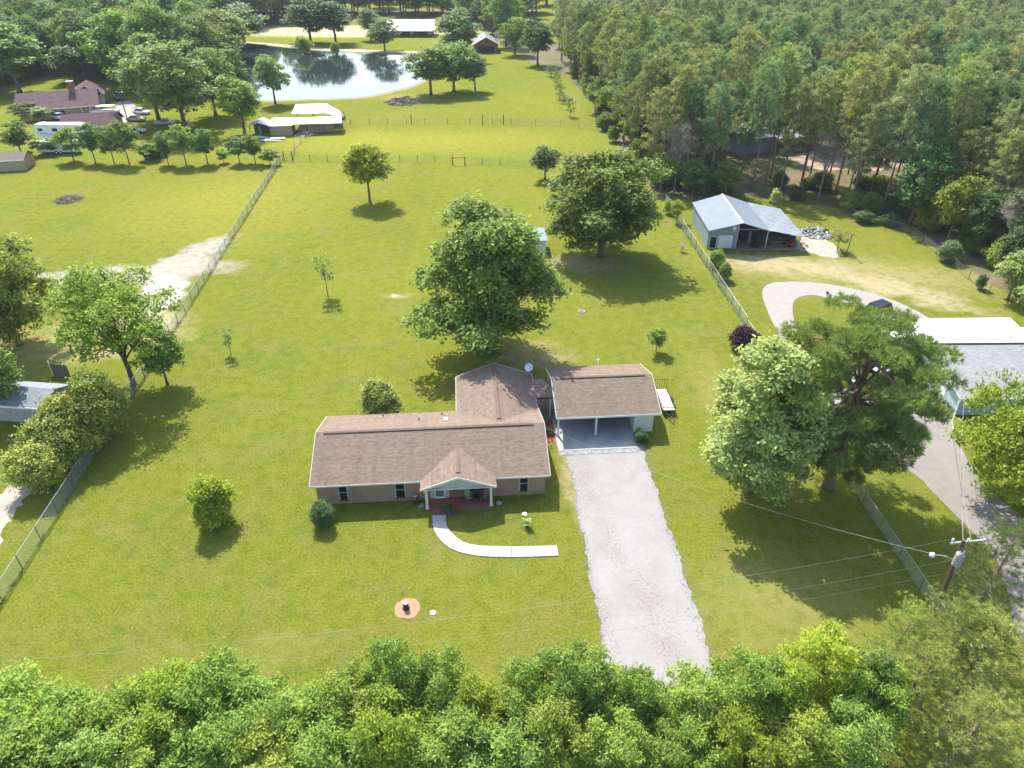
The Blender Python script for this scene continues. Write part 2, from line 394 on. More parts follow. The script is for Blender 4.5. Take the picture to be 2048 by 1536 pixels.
# ---------------------------------------------------------------- the ground and its sheets
def sheet(name, pts, z, mat, th=None, kind='structure'):
    mb = MB()
    if th: mb.slab([(p[0], p[1], z) for p in pts], th)
    else: mb.add([(p[0], p[1], z) for p in pts], [tuple(range(len(pts)))])
    import bmesh
    me = bpy.data.meshes.new(name); me.from_pydata(mb.v, [], mb.f); me.update()
    bm = bmesh.new(); bm.from_mesh(me); bmesh.ops.recalc_face_normals(bm, faces=bm.faces)
    bmesh.ops.triangulate(bm, faces=[f for f in bm.faces if len(f.verts) > 4])
    for f in bm.faces:
        if not th and f.normal.z < 0: f.normal_flip()
    bm.to_mesh(me); bm.free()
    o = link(name, me, mat); o['kind'] = kind; return o
def P2(*pts): return [at(x, y).xy for x, y in pts]
rnd = random.Random(7)
def ragged(pts, seed=1):
    r = random.Random(seed); out = []; n = len(pts); s_ = 0.0
    for i in range(n):
        a = Vector(pts[i][:2]); b = Vector(pts[(i+1) % n][:2]); k = max(1, int((b-a).length/.16)); nn = Vector((-(b-a).y, (b-a).x)).normalized()
        for j in range(k):
            q = a.lerp(b, j/k); s_ += .16; d = .09*math.sin(s_*.9+seed)+.05*math.sin(s_*2.3)+.05*math.sin(s_*5.1+1)+r.gauss(0, .035); q = q+nn*d; out.append((q.x, q.y))
    return out
def rough(pts, step=.9, amp=.25, closed=True, seed=1):
    r = random.Random(seed); out = []; n = len(pts)
    for i in range(n if closed else n-1):
        a = Vector(pts[i][:2]); b = Vector(pts[(i+1) % n][:2]); k = max(1, int((b-a).length/step))
        for j in range(k):
            q = a.lerp(b, j/k); out.append((q.x + r.uniform(-amp, amp), q.y + r.uniform(-amp, amp)))
    return out
def smooth_poly(pts, it=2):
    for _ in range(it):
        q = []
        for i in range(len(pts)):
            a, b = Vector(pts[i][:2]), Vector(pts[(i+1) % len(pts)][:2]); q += [a.lerp(b, .25), a.lerp(b, .75)]
        pts = q
    return [tuple(p) for p in pts]
GR = 4500
g = MB(); g.add([(-GR, -1500, 0), (GR, -1500, 0), (GR, 7000, 0), (-GR, 7000, 0)], [(0, 1, 2, 3)])
o = g.build('ground', M['grass']); o['kind'] = 'structure'

# driveway of white gravel
dl = [(1131, 899), (1145, 960), (1163, 1060), (1180, 1150), (1198, 1240), (1215, 1330), (1240, 1420), (1262, 1536)]
dr = [(1478, 1536), (1448, 1420), (1424, 1330), (1400, 1240), (1370, 1150), (1336, 1050), (1305, 960), (1283, 884)]
sheet('driveway', ragged(P2(*dl) + [(9.5, 14.5), (16.0, 14.5)] + P2(*dr), seed=3), .004, M['gravel'])
sheet('road', [(-400, 6.5), (400, 8.5), (400, 14.6), (-400, 13.0)], .010, M['asphalt'])

# curved front walk in poured sections (inner and outer edge)
inner = [(892,1031),(892,1042),(894,1053),(901,1064),(912,1075),(925,1084),(940,1089),(960,1092),(985,1093),(1023,1094),(1070,1093),(1114,1092)]
outer = [(865,1031),(865,1045),(868,1061),(876,1075),(888,1088),(902,1098),(922,1106),(945,1111),(975,1114),(1023,1115),(1070,1114),(1118,1112)]
walk = thing('walkway', None, None); walk['kind'] = 'structure'
walk.location = (0, 0, 0)
for i in range(len(inner)-1):
    a, b, c_, d = at(*inner[i]), at(*inner[i+1]), at(*outer[i+1]), at(*outer[i])
    gap = .012
    a2 = a.lerp(b, gap); b2 = b.lerp(a, gap); c2 = c_.lerp(d, gap); d2 = d.lerp(c_, gap)
    mb = MB(); mb.slab([(q.x, q.y, .07) for q in (a2, d2, c2, b2)], .09); mb.build('concrete_panel', M['walk'], walk)

# neighbour's looped concrete drive
loop = [(1547,649),(1533,618),(1523,590),(1527,573),(1547,564),(1601,563),(1652,567),(1700,576),(1760,590),(1810,610),(1850,630),(1880,652),(1868,690),(1800,660),(1740,625),(1700,606),(1650,595),(1632,590),(1613,590),(1593,596),(1585,606),(1585,633),(1600,680),(1660,760),(1730,800),(1850,810),(1905,830),(1900,880),(1850,930),(1800,900),(1740,860),(1650,800),(1580,710)]
sheet('concrete_drive', smooth_poly(P2(*loop), 2), .012, M['concrete'])
lane = [(1700,860),(1800,930),(1840,956),(1869,985),(1902,1024),(1936,1053),(1970,1089),(1999,1130),(2011,1171),(2040,1300),(2150,1300),(2160,1120),(2048,1040),(1990,990),(1955,951),(1919,896),(1905,840),(1860,830),(1800,850)]
sheet('lane', rough(smooth_poly(P2(*lane), 1), .8, .12, seed=5), .020, M['asphalt_pale'])
sheet('dirt_track', rough(P2((-60,1010),(0,985),(40,950),(75,925),(85,940),(66,975),(40,1010),(12,1050),(0,1085),(-60,1150)), .6, .3, seed=8), .004, M['sand'])
sheet('barn_yard', rough(P2((1602,474),(1640,474),(1668,488),(1684,505),(1672,516),(1640,512),(1615,502),(1600,500)), .6, .18, seed=9), .006, M['sand'])
sheet('far_track', smooth_poly(P2((440,82),(505,84),(560,88),(640,96),(720,99),(800,102),(870,103),(870,108),(800,107),(720,104),(640,101),(560,93),(505,88),(440,86)), 2), .02, M['sand'])
sheet('farmyard_lane', smooth_poly(P2((228,205),(258,200),(275,215),(285,240),(262,246),(240,245),(232,225)), 2), .02, M['concrete'])
sheet('clearing', rough(P2((1560,315),(1650,300),(1770,296),(1850,300),(1860,325),(1760,340),(1640,340)), 3, .8, seed=12), .012, plain('clearing_soil', (.32,.23,.17), .95, .25, .3))

pond = [(445,175),(485,195),(530,203),(600,199),(700,197),(745,192),(790,181),(825,172),(850,160),(860,140),(850,115),(830,112),(740,108),(650,103),(590,98),(540,92),(490,85),(440,84),(405,100),(400,130),(420,155)]
pp = smooth_poly(P2(*pond), 2)
cx = sum(p[0] for p in pp)/len(pp); cy = sum(p[1] for p in pp)/len(pp)
sheet('pond_bank', rough([(cx+(p[0]-cx)*1.035, cy+(p[1]-cy)*1.03) for p in pp], 2.0, .5, seed=4), .010, plain('muddy_bank', (.22,.19,.10), .95, .3, .6))
sheet('pond', pp, .05, M['water'])

# ---------------------------------------------------------------- foliage
def frame_of(nrm, rng):
    r = rng.normal(size=nrm.shape); u = np.cross(nrm, r); u /= (np.linalg.norm(u, axis=1, keepdims=True)+1e-9)
    return u, np.cross(nrm, u)
def leaves(C, nrm, a, b, rng):
    u, v = frame_of(nrm, rng); a = a[:, None]; b = b[:, None]
    V = np.stack([C-u*a, C+v*b, C+u*a, C-v*b], 1).reshape(-1, 3)
    return V, np.arange(len(C)*4).reshape(-1, 4)
def lobes(rng, R, zb, zt, n, lr, top=1.0, smax=.92):
    H = (zt-zb)/2; cz = (zt+zb)/2; out = []
    for i in range(n):
        k = (i+.5)/n; z = 1-2*k; ph = i*2.39996 + rng.uniform(-.5, .5); r = math.sqrt(max(0, 1-z*z))
        s = rng.uniform(.48, smax)*(.80 if z < -.35 else 1)
        out.append((r*math.cos(ph)*R*s*(1 if z < .1 else top), r*math.sin(ph)*R*s*(1 if z < .1 else top), cz+z*H*s, R*lr*rng.uniform(.7, 1.3)))
    out.append((0, 0, cz, R*.42)); return np.array(out)
def crown_mesh(name, seed, R, zb, zt, nl=16, lr=.40, n_clump=320, per=26, leaf=.3, sig=.42, flat=.6, aspect=.55, top=1.0, droop=0.0, smax=.92):
    rng = np.random.default_rng(seed); LB = lobes(rng, R, zb, zt, nl, lr, top, smax)
    pr = LB[:, 3]**2; pr /= pr.sum(); ci = rng.choice(len(LB), n_clump*3, p=pr)
    d = rng.normal(size=(len(ci), 3)); d /= np.linalg.norm(d, axis=1, keepdims=True); d[:, 2] = np.where(d[:, 2] < -.35, -d[:, 2]*.6, d[:, 2])
    C = LB[ci, :3] + d*(LB[ci, 3]*rng.uniform(.72, 1.06, len(ci)))[:, None]*np.array([1, 1, .8])
    keep = np.ones(len(C), bool)
    for j, l in enumerate(LB):
        keep &= ~((np.linalg.norm((C-l[:3])/np.array([1, 1, .8]), axis=1) < l[3]*.62) & (ci != j))
    C = C[keep][:n_clump]; d = d[keep][:n_clump]
    C = C[C[:, 2] > .15]; d = d[:len(C)]
    m = len(C); ct = rng.uniform(0, 1, m); cs = rng.uniform(.6, 1.35, m)
    k = np.repeat(np.arange(m), per)
    off = rng.normal(size=(len(k), 3))*np.array([1, 1, flat])*(sig*cs[k])[:, None]
    off[:, 2] -= droop*np.abs(off[:, :2]).sum(1)
    Pn = C[k]+off; Pn[:, 2] = np.maximum(Pn[:, 2], .06)
    nr = d[k]*.30 + np.array([0, .08, .95]) + rng.normal(size=(len(k), 3))*.50; nr /= np.linalg.norm(nr, axis=1, keepdims=True)
    a = leaf*rng.uniform(.55, 1.25, len(k)); V, F = leaves(Pn, nr, a, a*aspect, rng)
    t = np.clip(.45*ct[k] + .55*rng.uniform(0, 1, len(k)), 0, 1)
    me = mesh_np(name, V, F, t); me['lobes'] = [float(x) for x in LB.ravel()]
    return me, LB
def trunk_mesh(name, seed, LB, r0, fork, lean=0.0, sides=7, nlimb=14):
    rng = random.Random(seed); mb = MB()
    top = Vector((lean*.6 + rng.uniform(-.3, .3), rng.uniform(-.3, .3), fork))
    mid = Vector((lean*.3, 0, fork*.5))
    mb.tube([(0, 0, -.1), (0, 0, fork*.12), mid, top], [r0*1.45, r0, r0*.85, r0*.72], sides)
    order = sorted(range(len(LB)), key=lambda i: -LB[i][3])[:nlimb]
    for i in order:
        e = Vector(LB[i][:3]); s0 = mid.lerp(top, rng.uniform(.3, 1.0)) if e.z > fork*.6 else mid.lerp(top, rng.uniform(-.2, .4))
        q = s0.lerp(e, .5) + Vector((rng.uniform(-.4, .4), rng.uniform(-.4, .4), rng.uniform(.0, .8)))
        mb.tube([s0, q, e], [r0*.42, r0*.26, r0*.10], 5, False)
        for _ in range(2):
            dv = Vector((rng.uniform(-1, 1), rng.uniform(-1, 1), rng.uniform(-.2, 1))).normalized()*LB[i][3]*.9
            mb.tube([q.lerp(e, rng.uniform(.2, 1)), e+dv], [r0*.12, r0*.03], 4, False)
    return mb.mesh(name, True)
def needle_mesh(name, seed, centers, dirs, size, per, width=.10, spread=.8, up=.35):
    rng = np.random.default_rng(seed); m = len(centers); k = np.repeat(np.arange(m), per)
    d = dirs[k]*.6 + rng.normal(size=(len(k), 3))*spread + np.array([0, 0, up]); d /= np.linalg.norm(d, axis=1, keepdims=True)
    ln = size*rng.uniform(.7, 1.2, len(k)); s = np.cross(d, rng.normal(size=d.shape)); s /= np.linalg.norm(s, axis=1, keepdims=True)
    B = centers[k]; wd = (ln*width)[:, None]
    V = np.stack([B, B+d*(ln*.5)[:, None]+s*wd, B+d*ln[:, None], B+d*(ln*.5)[:, None]-s*wd], 1).reshape(-1, 3)
    ct = rng.uniform(0, 1, m); t = np.clip(.5*ct[k]+.5*rng.uniform(0, 1, len(k)), 0, 1)
    return mesh_np(name, V, np.arange(len(k)*4).reshape(-1, 4), t)
def pine_parts(seed, H, cb, R, nb=34, tuft=.5, per=12, npt=9, r0=.2, width=.10, sig=.45, umbrella=False, low=None):
    """a pine: branches spaced up the trunk, tufts of needles at and along their ends"""
    rng = np.random.default_rng(seed); mb = MB(); C = []; D = []
    bend = rng.uniform(-.5, .5, 2)
    def axis(z): return np.array([bend[0]*(z/H)**2*1.2, bend[1]*(z/H)**2*1.2, z])
    mb.tube([axis(z) for z in (-.1, .4, H*.3, H*.6, H*.85, H)], [r0*1.4, r0, r0*.85, r0*.6, r0*.3, r0*.08], 6)
    for i in range(nb):
        k = (i+.5)/nb; z = H*(cb+(1-cb)*k*.97); ph = i*2.39996+rng.uniform(-.6, .6)
        prof = (math.sin(math.pi*(.20+.72*k))**.8) if not umbrella else (1-.62*k**4)*(.84+.16*math.sin(k*9))
        r = R*prof*rng.uniform(.6, 1.15)+.15
        s = axis(z); rise = r*(.05+.55*k)+rng.uniform(-.3, .4)
        e = s+np.array([math.cos(ph)*r, math.sin(ph)*r, rise]); md = s+(e-s)*.55+np.array([0, 0, -.10*r])
        mb.tube([s, md, e], [r0*.30*(1.2-k*.7), r0*.18, r0*.05], 4, False)
        for j in range(npt):
            f = rng.uniform(.35, 1.05); base = s+(e-s)*f; sg = sig*(.4+.6*f)
            p = base+rng.normal(size=3)*np.array([sg, sg, sg*.45]); C.append(p); dd = (p-s)*np.array([1, 1, .6]); D.append(dd/(np.linalg.norm(dd)+1e-6))
    for j in range(npt):
        p = axis(H)+rng.normal(size=3)*np.array([.3, .3, .4]); C.append(p); D.append(np.array([0, 0, 1.]))
    if low:
        for i in range(low):
            z = H*rng.uniform(min(.12, cb*.5), cb); ph = rng.uniform(0, 6.28); r = R*rng.uniform(.25, .6); s = axis(z); e = s+np.array([math.cos(ph)*r, math.sin(ph)*r, rng.uniform(-.4, .3)])
            mb.tube([s, e], [r0*.14, r0*.03], 3, False)
    return needle_mesh('pine_crown', seed, np.array(C), np.array(D), tuft, per, width), mb.mesh('pine_trunk', True)

def tree(name, label, cat, loc, crown, trunk, mat, bark, scale=(1, 1, 1), rz=0.0, group=None, color=None):
    t = thing(name, label, cat, (loc[0], loc[1], 0), rz, group); t.scale = scale
    c = link('crown', crown, mat, t)
    if crown.materials[0] is not mat:
        c.material_slots[0].link = 'OBJECT'; c.material_slots[0].material = mat
    if color: c.color = (color[0], color[1], color[2], 1)
    link('trunk', trunk, bark, t); return t

# prototypes (meshes only, shared by the individuals)
PROTO = {}
def broad(key, seed, R, zb, zt, r0, fork, nlimb=14, **kw):
    me, LB = crown_mesh('crown_'+key, seed, R, zb, zt, **kw); PROTO[key] = (me, trunk_mesh('trunk_'+key, seed, LB, r0, fork, nlimb=nlimb), R, zt)
for i in range(5):
    broad('wood%d' % i, 20+i, 4.6, 1.2+.5*(i % 2), 12.5, .26, 5.5, nl=26+i, lr=.25+.03*(i % 3), n_clump=430, per=18, leaf=.27, sig=.42, top=.8+.1*(i % 3))
for i in range(3):
    broad('young%d' % i, 40+i, 1.9, .7, 5.2, .09, 2.4, nl=14, lr=.34, n_clump=170, per=22, leaf=.17, sig=.22)
for i in range(4):
    broad('near%d' % i, 50+i, 3.3, 1.6, 8.2, .14, 4.6, nl=46, lr=.20, n_clump=950, per=17, leaf=.135, sig=.24, flat=.6, aspect=.42, nlimb=34)
for i in range(3):
    broad('bush%d' % i, 60+i, 1.5, -.55, 2.9, .06, .9, nl=16, lr=.42, n_clump=420, per=28, leaf=.085, sig=.15, nlimb=8, top=.95, smax=.66)
broad('ball', 67, 1.4, -1.0, 2.6, .05, .9, nl=24, lr=.34, n_clump=480, per=26, leaf=.085, sig=.14, nlimb=8, smax=.68, top=.95)
broad('wisp', 66, 1.3, 1.0, 5.4, .05, 3.0, nl=12, lr=.30, n_clump=60, per=13, leaf=.13, sig=.16)
broad('glossy0', 70, 3.2, -.8, 5.2, .12, 1.6, smax=.75, nl=30, lr=.30, n_clump=900, per=28, leaf=.14, sig=.30)
broad('glossy1', 71, 2.8, -.8, 4.6, .12, 1.5, smax=.75, nl=28, lr=.30, n_clump=800, per=28, leaf=.14, sig=.30)
def pproto(key, *a, **k):
    c, t = pine_parts(*a, **k); PROTO[key] = (c, t, a[3], a[1])
for i in range(5):
    pproto('pine%d' % i, 80+i, 15.4+.7*i, .36+.05*(i % 3), 2.45+.3*(i % 2), nb=50, tuft=.50, per=15, npt=11, r0=.15, width=.085, low=12, sig=.36)
pproto('youngpine', 90, 3.2, .18, 1.1, nb=24, tuft=.32, per=10, npt=6, r0=.05, width=.12, sig=.2)

TAKEN = []      # (x, y, r) footprint of named trees, kept clear in the woods
def put(key, label, px, py, top, wpx, mat, name='tree', cat='tree', bark=None, rz=None, color=None, group=None, zs=None):
    """stand a tree with its foot at the ground seen at (px,py), its tip at picture row top and about wpx wide"""
    p = at(px, py); h = hgt(p, top); cr, tk, R, zt = PROTO[key]
    dist = p.y*_c - (h*.6-CAMH)*_s; Rm = wpx/2*dist/FPX
    sx = Rm/R; sz = h/zt
    TAKEN.append((p.x, p.y, Rm))
    return tree(name, label, cat, p, cr, tk, mat, bark or M['bark'], (sx, sx, sz), rnd.uniform(0, 6.28) if rz is None else rz, group, color)

# --- the large trees of the lot (their own crowns)
broad('oak_a', 101, 8.6, -2.2, 18.6, .42, 7.5, nl=70, lr=.19, n_clump=1750, per=24, leaf=.25, sig=.46, flat=.65, nlimb=26, top=.64, droop=.10)
broad('oak_b', 102, 8.4, -1.5, 15.8, .45, 6.0, nl=60, lr=.20, n_clump=1300, per=24, leaf=.28, sig=.46, flat=.65, nlimb=26, top=.95, droop=.10)
broad('maple', 103, 5.6, -1.2, 14.0, .25, 4.5, nl=70, lr=.20, n_clump=1700, per=25, leaf=.18, sig=.30, top=.85)
broad('lone', 104, 4.5, 2.0, 10.6, .20, 4.5, nl=26, lr=.26, smax=.8, n_clump=560, per=20, leaf=.22, sig=.34, top=.8)
broad('open', 105, 7.2, 4.0, 12.6, .30, 4.2, nl=24, lr=.26, n_clump=620, per=26, leaf=.19, sig=.42, flat=.42, nlimb=25, top=.9)
broad('flat_yellow', 106, 5.8, -.6, 7.6, .22, 2.6, nl=24, lr=.30, n_clump=1000, per=28, leaf=.14, sig=.36, flat=.35, nlimb=20)
put('oak_a', 'huge dark green spreading tree directly behind the brick house', 980, 700, 378, 335, M['leaf'], 'spreading_tree', color=(1.08, 1.05, .85))
put('oak_b', 'big broad dark tree beside the small white shed, right of it', 1200, 512, 292, 262, M['leaf'], 'spreading_tree', color=(.95, .97, .82))
put('lone', 'lone yellow green oval tree standing in the open back lawn', 740, 405, 277, 112, M['leaf_yellow'], 'lawn_tree', color=(.95, .95, .9))
put('maple', 'pale silvery green rounded tree right of the gravel driveway, left of the big pine', 1498, 985, 655, 285, M['leaf_pale'], 'maple_tree')
put('open', 'open limbed green tree before the white sand patch by the left fence', 268, 770, 545, 270, M['leaf_bright'], 'spreading_tree', color=(.80, .82, .55))
put('oak_b', 'green tree cut by the left edge of the frame above the grey shed', 40, 690, 470, 215, M['leaf'], 'spreading_tree', color=(1.3, 1.15, .9))
put('wood2', 'small airy tree leaning over the chain link fence right of the open limbed tree', 335, 768, 645, 92, M['leaf_bright'], 'small_tree', color=(.7, .8, .8))
put('flat_yellow', 'flat topped yellow green tree beside the grey roofed house at the right edge', 2030, 1000, 752, 290, M['leaf_yellow'], 'flat_topped_tree', color=(.72, .84, .8))
put('wood4', 'thin pale leaved tree over the grey shed at the left edge', 12, 835, 668, 120, M['leaf_bright'], 'small_tree', color=(.9, .95, 1.2))
put('bush1', 'plum leaved shrub peeping out behind the pale rounded tree', 1487, 700, 652, 62, M['leaf_plum'], 'plum_shrub', 'shrub')
put('ball', 'round light green shrub alone on the front lawn', 435, 1040, 942, 92, M['leaf_yellow'], 'round_shrub', 'shrub', color=(.95, 1.1, 1.2))
put('bush2', 'rounded dark shrub behind the left roof slope of the brick house', 764, 836, 762, 80, M['leaf_glossy'], 'round_shrub', 'shrub', color=(.9, .85, .9))
put('bush1', 'dark green bush at the front left corner of the brick house', 648, 1048, 1003, 50, M['leaf_dark'], 'corner_bush', 'shrub')
put('bush0', 'dark spiky bush against the white store room of the carport', 1280, 884, 858, 30, M['leaf_dark'], 'small_bush', 'shrub')
put('wood3', 'dark rounded tree at the top right corner of the back lawn', 1090, 358, 288, 64, M['leaf_dark'], 'dark_tree')
put('wisp', 'slim pale sapling in the middle of the back lawn', 656, 592, 497, 46, M['leaf_pale'], 'sapling', color=(.9, .9, .7))
put('wisp', 'tiny dark sapling on the lawn near the left fence', 462, 708, 650, 32, M['leaf'], 'sapling')
put('young2', 'small dark leaved tree on the lawn between the carport and the right fence', 1312, 704, 655, 38, M['leaf'], 'sapling')
put('wisp', 'tiny bare branched sapling near the right fence', 1363, 503, 485, 16, M['twig'], 'sapling')
put('young2', 'small yellow flowering tree by the right fence near the blue grey barn', 1352, 445, 398, 26, M['leaf_yellow'], 'small_tree')
put('bush0', 'small pale shrub where the right fence meets the big tree', 1338, 428, 395, 24, M['leaf_pale'], 'small_bush', 'shrub')
put('bush1', 'leafy bush on the right fence in front of the barn door', 1430, 535, 497, 34, M['leaf_bright'], 'fence_bush', 'shrub')
put('bush2', 'lower dark leafy bush on the right fence below the barn', 1447, 560, 525, 30, M['leaf'], 'fence_bush', 'shrub')
put('young0', 'pale leafy young tree behind the lean to of the barn', 1547, 418, 378, 26, M['leaf_pale'], 'young_tree')
put('wisp', 'thin sparse shrub right of the concrete pad by the barn', 1674, 500, 452, 42, M['leaf_pale'], 'sparse_shrub', 'shrub', color=(.7, .7, .6))
put('bush1', 'left of two round dark shrubs at the pine edge behind the barn', 1726, 445, 422, 40, M['leaf_dark'], 'round_shrub', 'shrub')
put('bush0', 'right of two round dark shrubs at the pine edge behind the barn', 1777, 450, 424, 40, M['leaf_dark'], 'round_shrub', 'shrub')
put('bush2', 'grey green shrub where the lawn meets the pines at the right', 1893, 522, 482, 50, M['leaf_dark'], 'round_shrub', 'shrub', color=(1.2,1.1,1.2))
put('bush2', 'small dark conical shrub alone near the right lawn edge', 1958, 578, 548, 22, M['leaf_dark'], 'small_bush', 'shrub')
put('wood1', 'pale green tree at the right edge above the lawn corner', 2015, 600, 498, 90, M['leaf_pale'], 'edge_tree', color=(.8, .85, .8))
put('wood3', 'light green low tree cut by the right edge of the frame', 2060, 650, 545, 90, M['leaf_pale'], 'edge_tree', color=(.8, .9, .7))
# thick glossy bushes along the left fence
for k, px, py, tp, wd, lb in (('glossy0', 212, 878, 740, 131, 'tall glossy bush at the upper end of the thicket by the left fence'),
                              ('glossy1', 168, 905, 785, 131, 'glossy bush with pale new leaves in the middle of the thicket by the left fence'),
                              ('glossy0', 128, 935, 830, 127, 'dense glossy bush below the middle of the thicket by the left fence'),
                              ('glossy1', 92, 970, 885, 109, 'glossy bush at the lower end of the thicket beside the sandy track')):
    put(k, lb, px, py, tp, wd, M['leaf_glossy'], 'glossy_bush', 'shrub', color=(1.1, 1.05, 1.0), group='glossy bushes in the thicket by the left fence')

# --- big pine right of the maple
rgp = np.random.default_rng(110); LBp = lobes(rgp, 7.2, -.5, 17.8, 150, .16, 1.05)
LBp = LBp[:-1]; LBp = LBp[LBp[:, 2] > 1.6]
ii = rgp.choice(len(LBp), 13000); dd_ = rgp.normal(size=(13000, 3)); dd_ /= np.linalg.norm(dd_, axis=1, keepdims=True); dd_[:, 2] = np.abs(dd_[:, 2])*.8
pc = needle_mesh('big_pine_crown', 110, LBp[ii, :3]+dd_*LBp[ii, 3:4]*rgp.uniform(.5, 1.1, 13000)[:, None]*np.array([1, 1, .6]), dd_, .42, 16, .055, .7, .4)
pt = trunk_mesh('big_pine_trunk', 110, LBp, .40, 13.5, nlimb=46)
pp_ = at(1655, 975); t_ = tree('big_pine', 'large broad pine with dark limbs right of the pale rounded tree', 'tree', pp_, pc, pt, M['needle_big'], M['bark_pine'], (1.0, 1.0, 1.06), 1.1, color=(.85, .95, .85)); TAKEN.append((pp_.x, pp_.y, 7))
PROTO['bigpine'] = (pc, pt, 6.6, 18.0)
# --- near pines, lower right corner
pproto('nearpine0', 111, 12.0, .22, 2.7, nb=60, tuft=.26, per=22, npt=22, r0=.16, width=.045, sig=.34, low=4)
pproto('nearpine1', 112, 11.0, .25, 2.5, nb=56, tuft=.26, per=22, npt=20, r0=.15, width=.045, sig=.34, low=4)
def near(key, label, px, top, h, wide, mat, color=None, name='roadside_tree', group='trees along the road at the bottom of the frame', bark=None):
    p = at(px, top, h); cr, tk, R, zt = PROTO[key]; s = wide/R
    tree(name, label, 'tree', p, cr, tk, mat, bark or M['bark'], (s, s, h/zt), rnd.uniform(0, 6.28), group, color); TAKEN.append((p.x, p.y, wide))
for px, top, h, wd, key, lb, colr in (
        (1825, 1215, 8.3, 1.7, 'nearpine0', 'slender olive pine left of the utility pole foot at lower right', (1.25, 1.25, 1.0)),
        (1935, 1225, 9.0, 2.5, 'nearpine1', 'feathery pine just below the utility pole', (1.2, 1.2, .95)),
        (2035, 1060, 10.5, 2.3, 'nearpine0', 'grey green pine at the right edge beside the lane', (.75, .9, 1.0)),
        (1995, 1235, 9.0, 2.6, 'nearpine1', 'olive pine at the lower right edge behind the lowest pines', (1.25, 1.2, .95)),
        (1860, 1320, 8.0, 2.4, 'nearpine0', 'broad soft needled pine in the middle of the lower right group', (1.3, 1.3, .95)),
        (1970, 1400, 8.0, 2.4, 'nearpine1', 'lowest pine in the bottom right corner', (1.15, 1.1, .9))):
    near(key, lb, px, top, h, wd, M['needle_big'], colr, 'roadside_pine', 'young pines at the lower right corner', M['bark_pine'])
ROW = [(-40, 1392, 8.5, 3.2, 0), (70, 1405, 8.0, 2.8, 1), (190, 1388, 8.0, 2.6, 2), (300, 1362, 8.5, 2.7, 3), (410, 1330, 8.6, 2.9, 0), (520, 1385, 8.0, 2.5, 1),
       (600, 1392, 8.0, 2.3, 2), (690, 1352, 8.0, 2.4, 3), (780, 1302, 8.6, 2.2, 0), (870, 1318, 8.2, 2.2, 1), (960, 1375, 8.0, 2.3, 2), (1060, 1345, 8.4, 2.3, 3),
       (1135, 1300, 8.8, 2.4, 0), (1215, 1325, 8.4, 2.1, 1), (1290, 1345, 7.8, 2.0, 2), (1390, 1352, 8.0, 2.2, 3), (1520, 1312, 8.6, 2.4, 0), (1590, 1330, 8.2, 2.0, 2),
       (30, 1480, 8.0, 3.0, 3), (160, 1470, 7.8, 2.7, 0), (280, 1450, 7.8, 2.6, 1), (400, 1440, 8.0, 2.8, 2), (530, 1460, 7.6, 2.6, 3), (650, 1450, 7.8, 2.5, 0),
       (770, 1410, 8.0, 2.5, 1), (890, 1440, 7.8, 2.6, 2), (1010, 1450, 8.0, 2.6, 3), (1120, 1410, 8.0, 2.4, 0), (1230, 1440, 7.6, 2.2, 1), (1400, 1470, 7.0, 2.0, 2),
       (1320, 1462, 6.8, 1.9, 1), (1500, 1430, 7.8, 2.4, 3), (1610, 1450, 7.4, 2.3, 0), (1720, 1430, 7.4, 2.3, 1), (1780, 1330, 8.0, 2.0, 3)]
cols = [(1.0, 1.0, 1.0), (.88, .97, .9), (1.05, 1.02, .9), (.95, 1.0, 1.0), (.85, .93, .85)]
RL = ['cut by the left frame edge in the upper tier', 'second from the left frame edge, upper tier', 'tall, right of the left corner pair, upper tier', 'rising below the lower left lawn', 'with the highest top left of the stump ring', 'low, in the dip before the stump ring', 'low, left and below the stump ring', 'close left of the stump ring column', 'highest crown straight below the stump ring', 'just right of the crown below the stump ring', 'in the dip right of the stump ring', 'left of the crown at the driveway', 'whose top touches the left driveway edge', 'covering the left half of the driveway end', 'small, in front of the driveway end', 'just right of the driveway end', 'tall, right of the driveway', 'left of the brightest yellow green tree', 'in the bottom left corner', 'second from the bottom left corner, lowest tier', 'third from the bottom left corner, lowest tier', 'lowest tier below the highest left crown', 'lowest tier left of the stump ring', 'lowest tier, under the low dip by the stump ring', 'lowest tier straight below the stump ring', 'lowest tier below right of the stump ring', 'lowest tier midway from stump ring to driveway', 'lowest tier at the left driveway edge', 'lowest tier in front of the driveway end', 'lowest tier at the right driveway edge', 'lowest tier at the foot of the driveway, covering its end', 'lowest tier right of the driveway', 'lowest tier under the yellow green tree', 'lowest tier beside the bottom right pines', 'between the dull thin tree and the young pines']
for i, (px, tp, h, wd, k) in enumerate(ROW):
    near('near%d' % k, 'fresh green roadside tree '+RL[i], px, tp, h, wd, M['leaf_yellow'] if i % 7 == 3 else M['leaf_bright'], (.66, .80, .8) if i % 7 == 3 else (.78, .88, .95) if i % 7 == 5 else cols[i % 5])
near('near1', 'brightest yellow green roadside tree, left of the young pines at lower right', 1672, 1262, 9.0, 2.3, M['leaf_yellow'], (.82, .92, .9))
near('near2', 'dull green thin tree between the yellow green tree and the young pines', 1755, 1290, 8.4, 1.7, M['leaf'], (1.1, 1.1, 1.0))
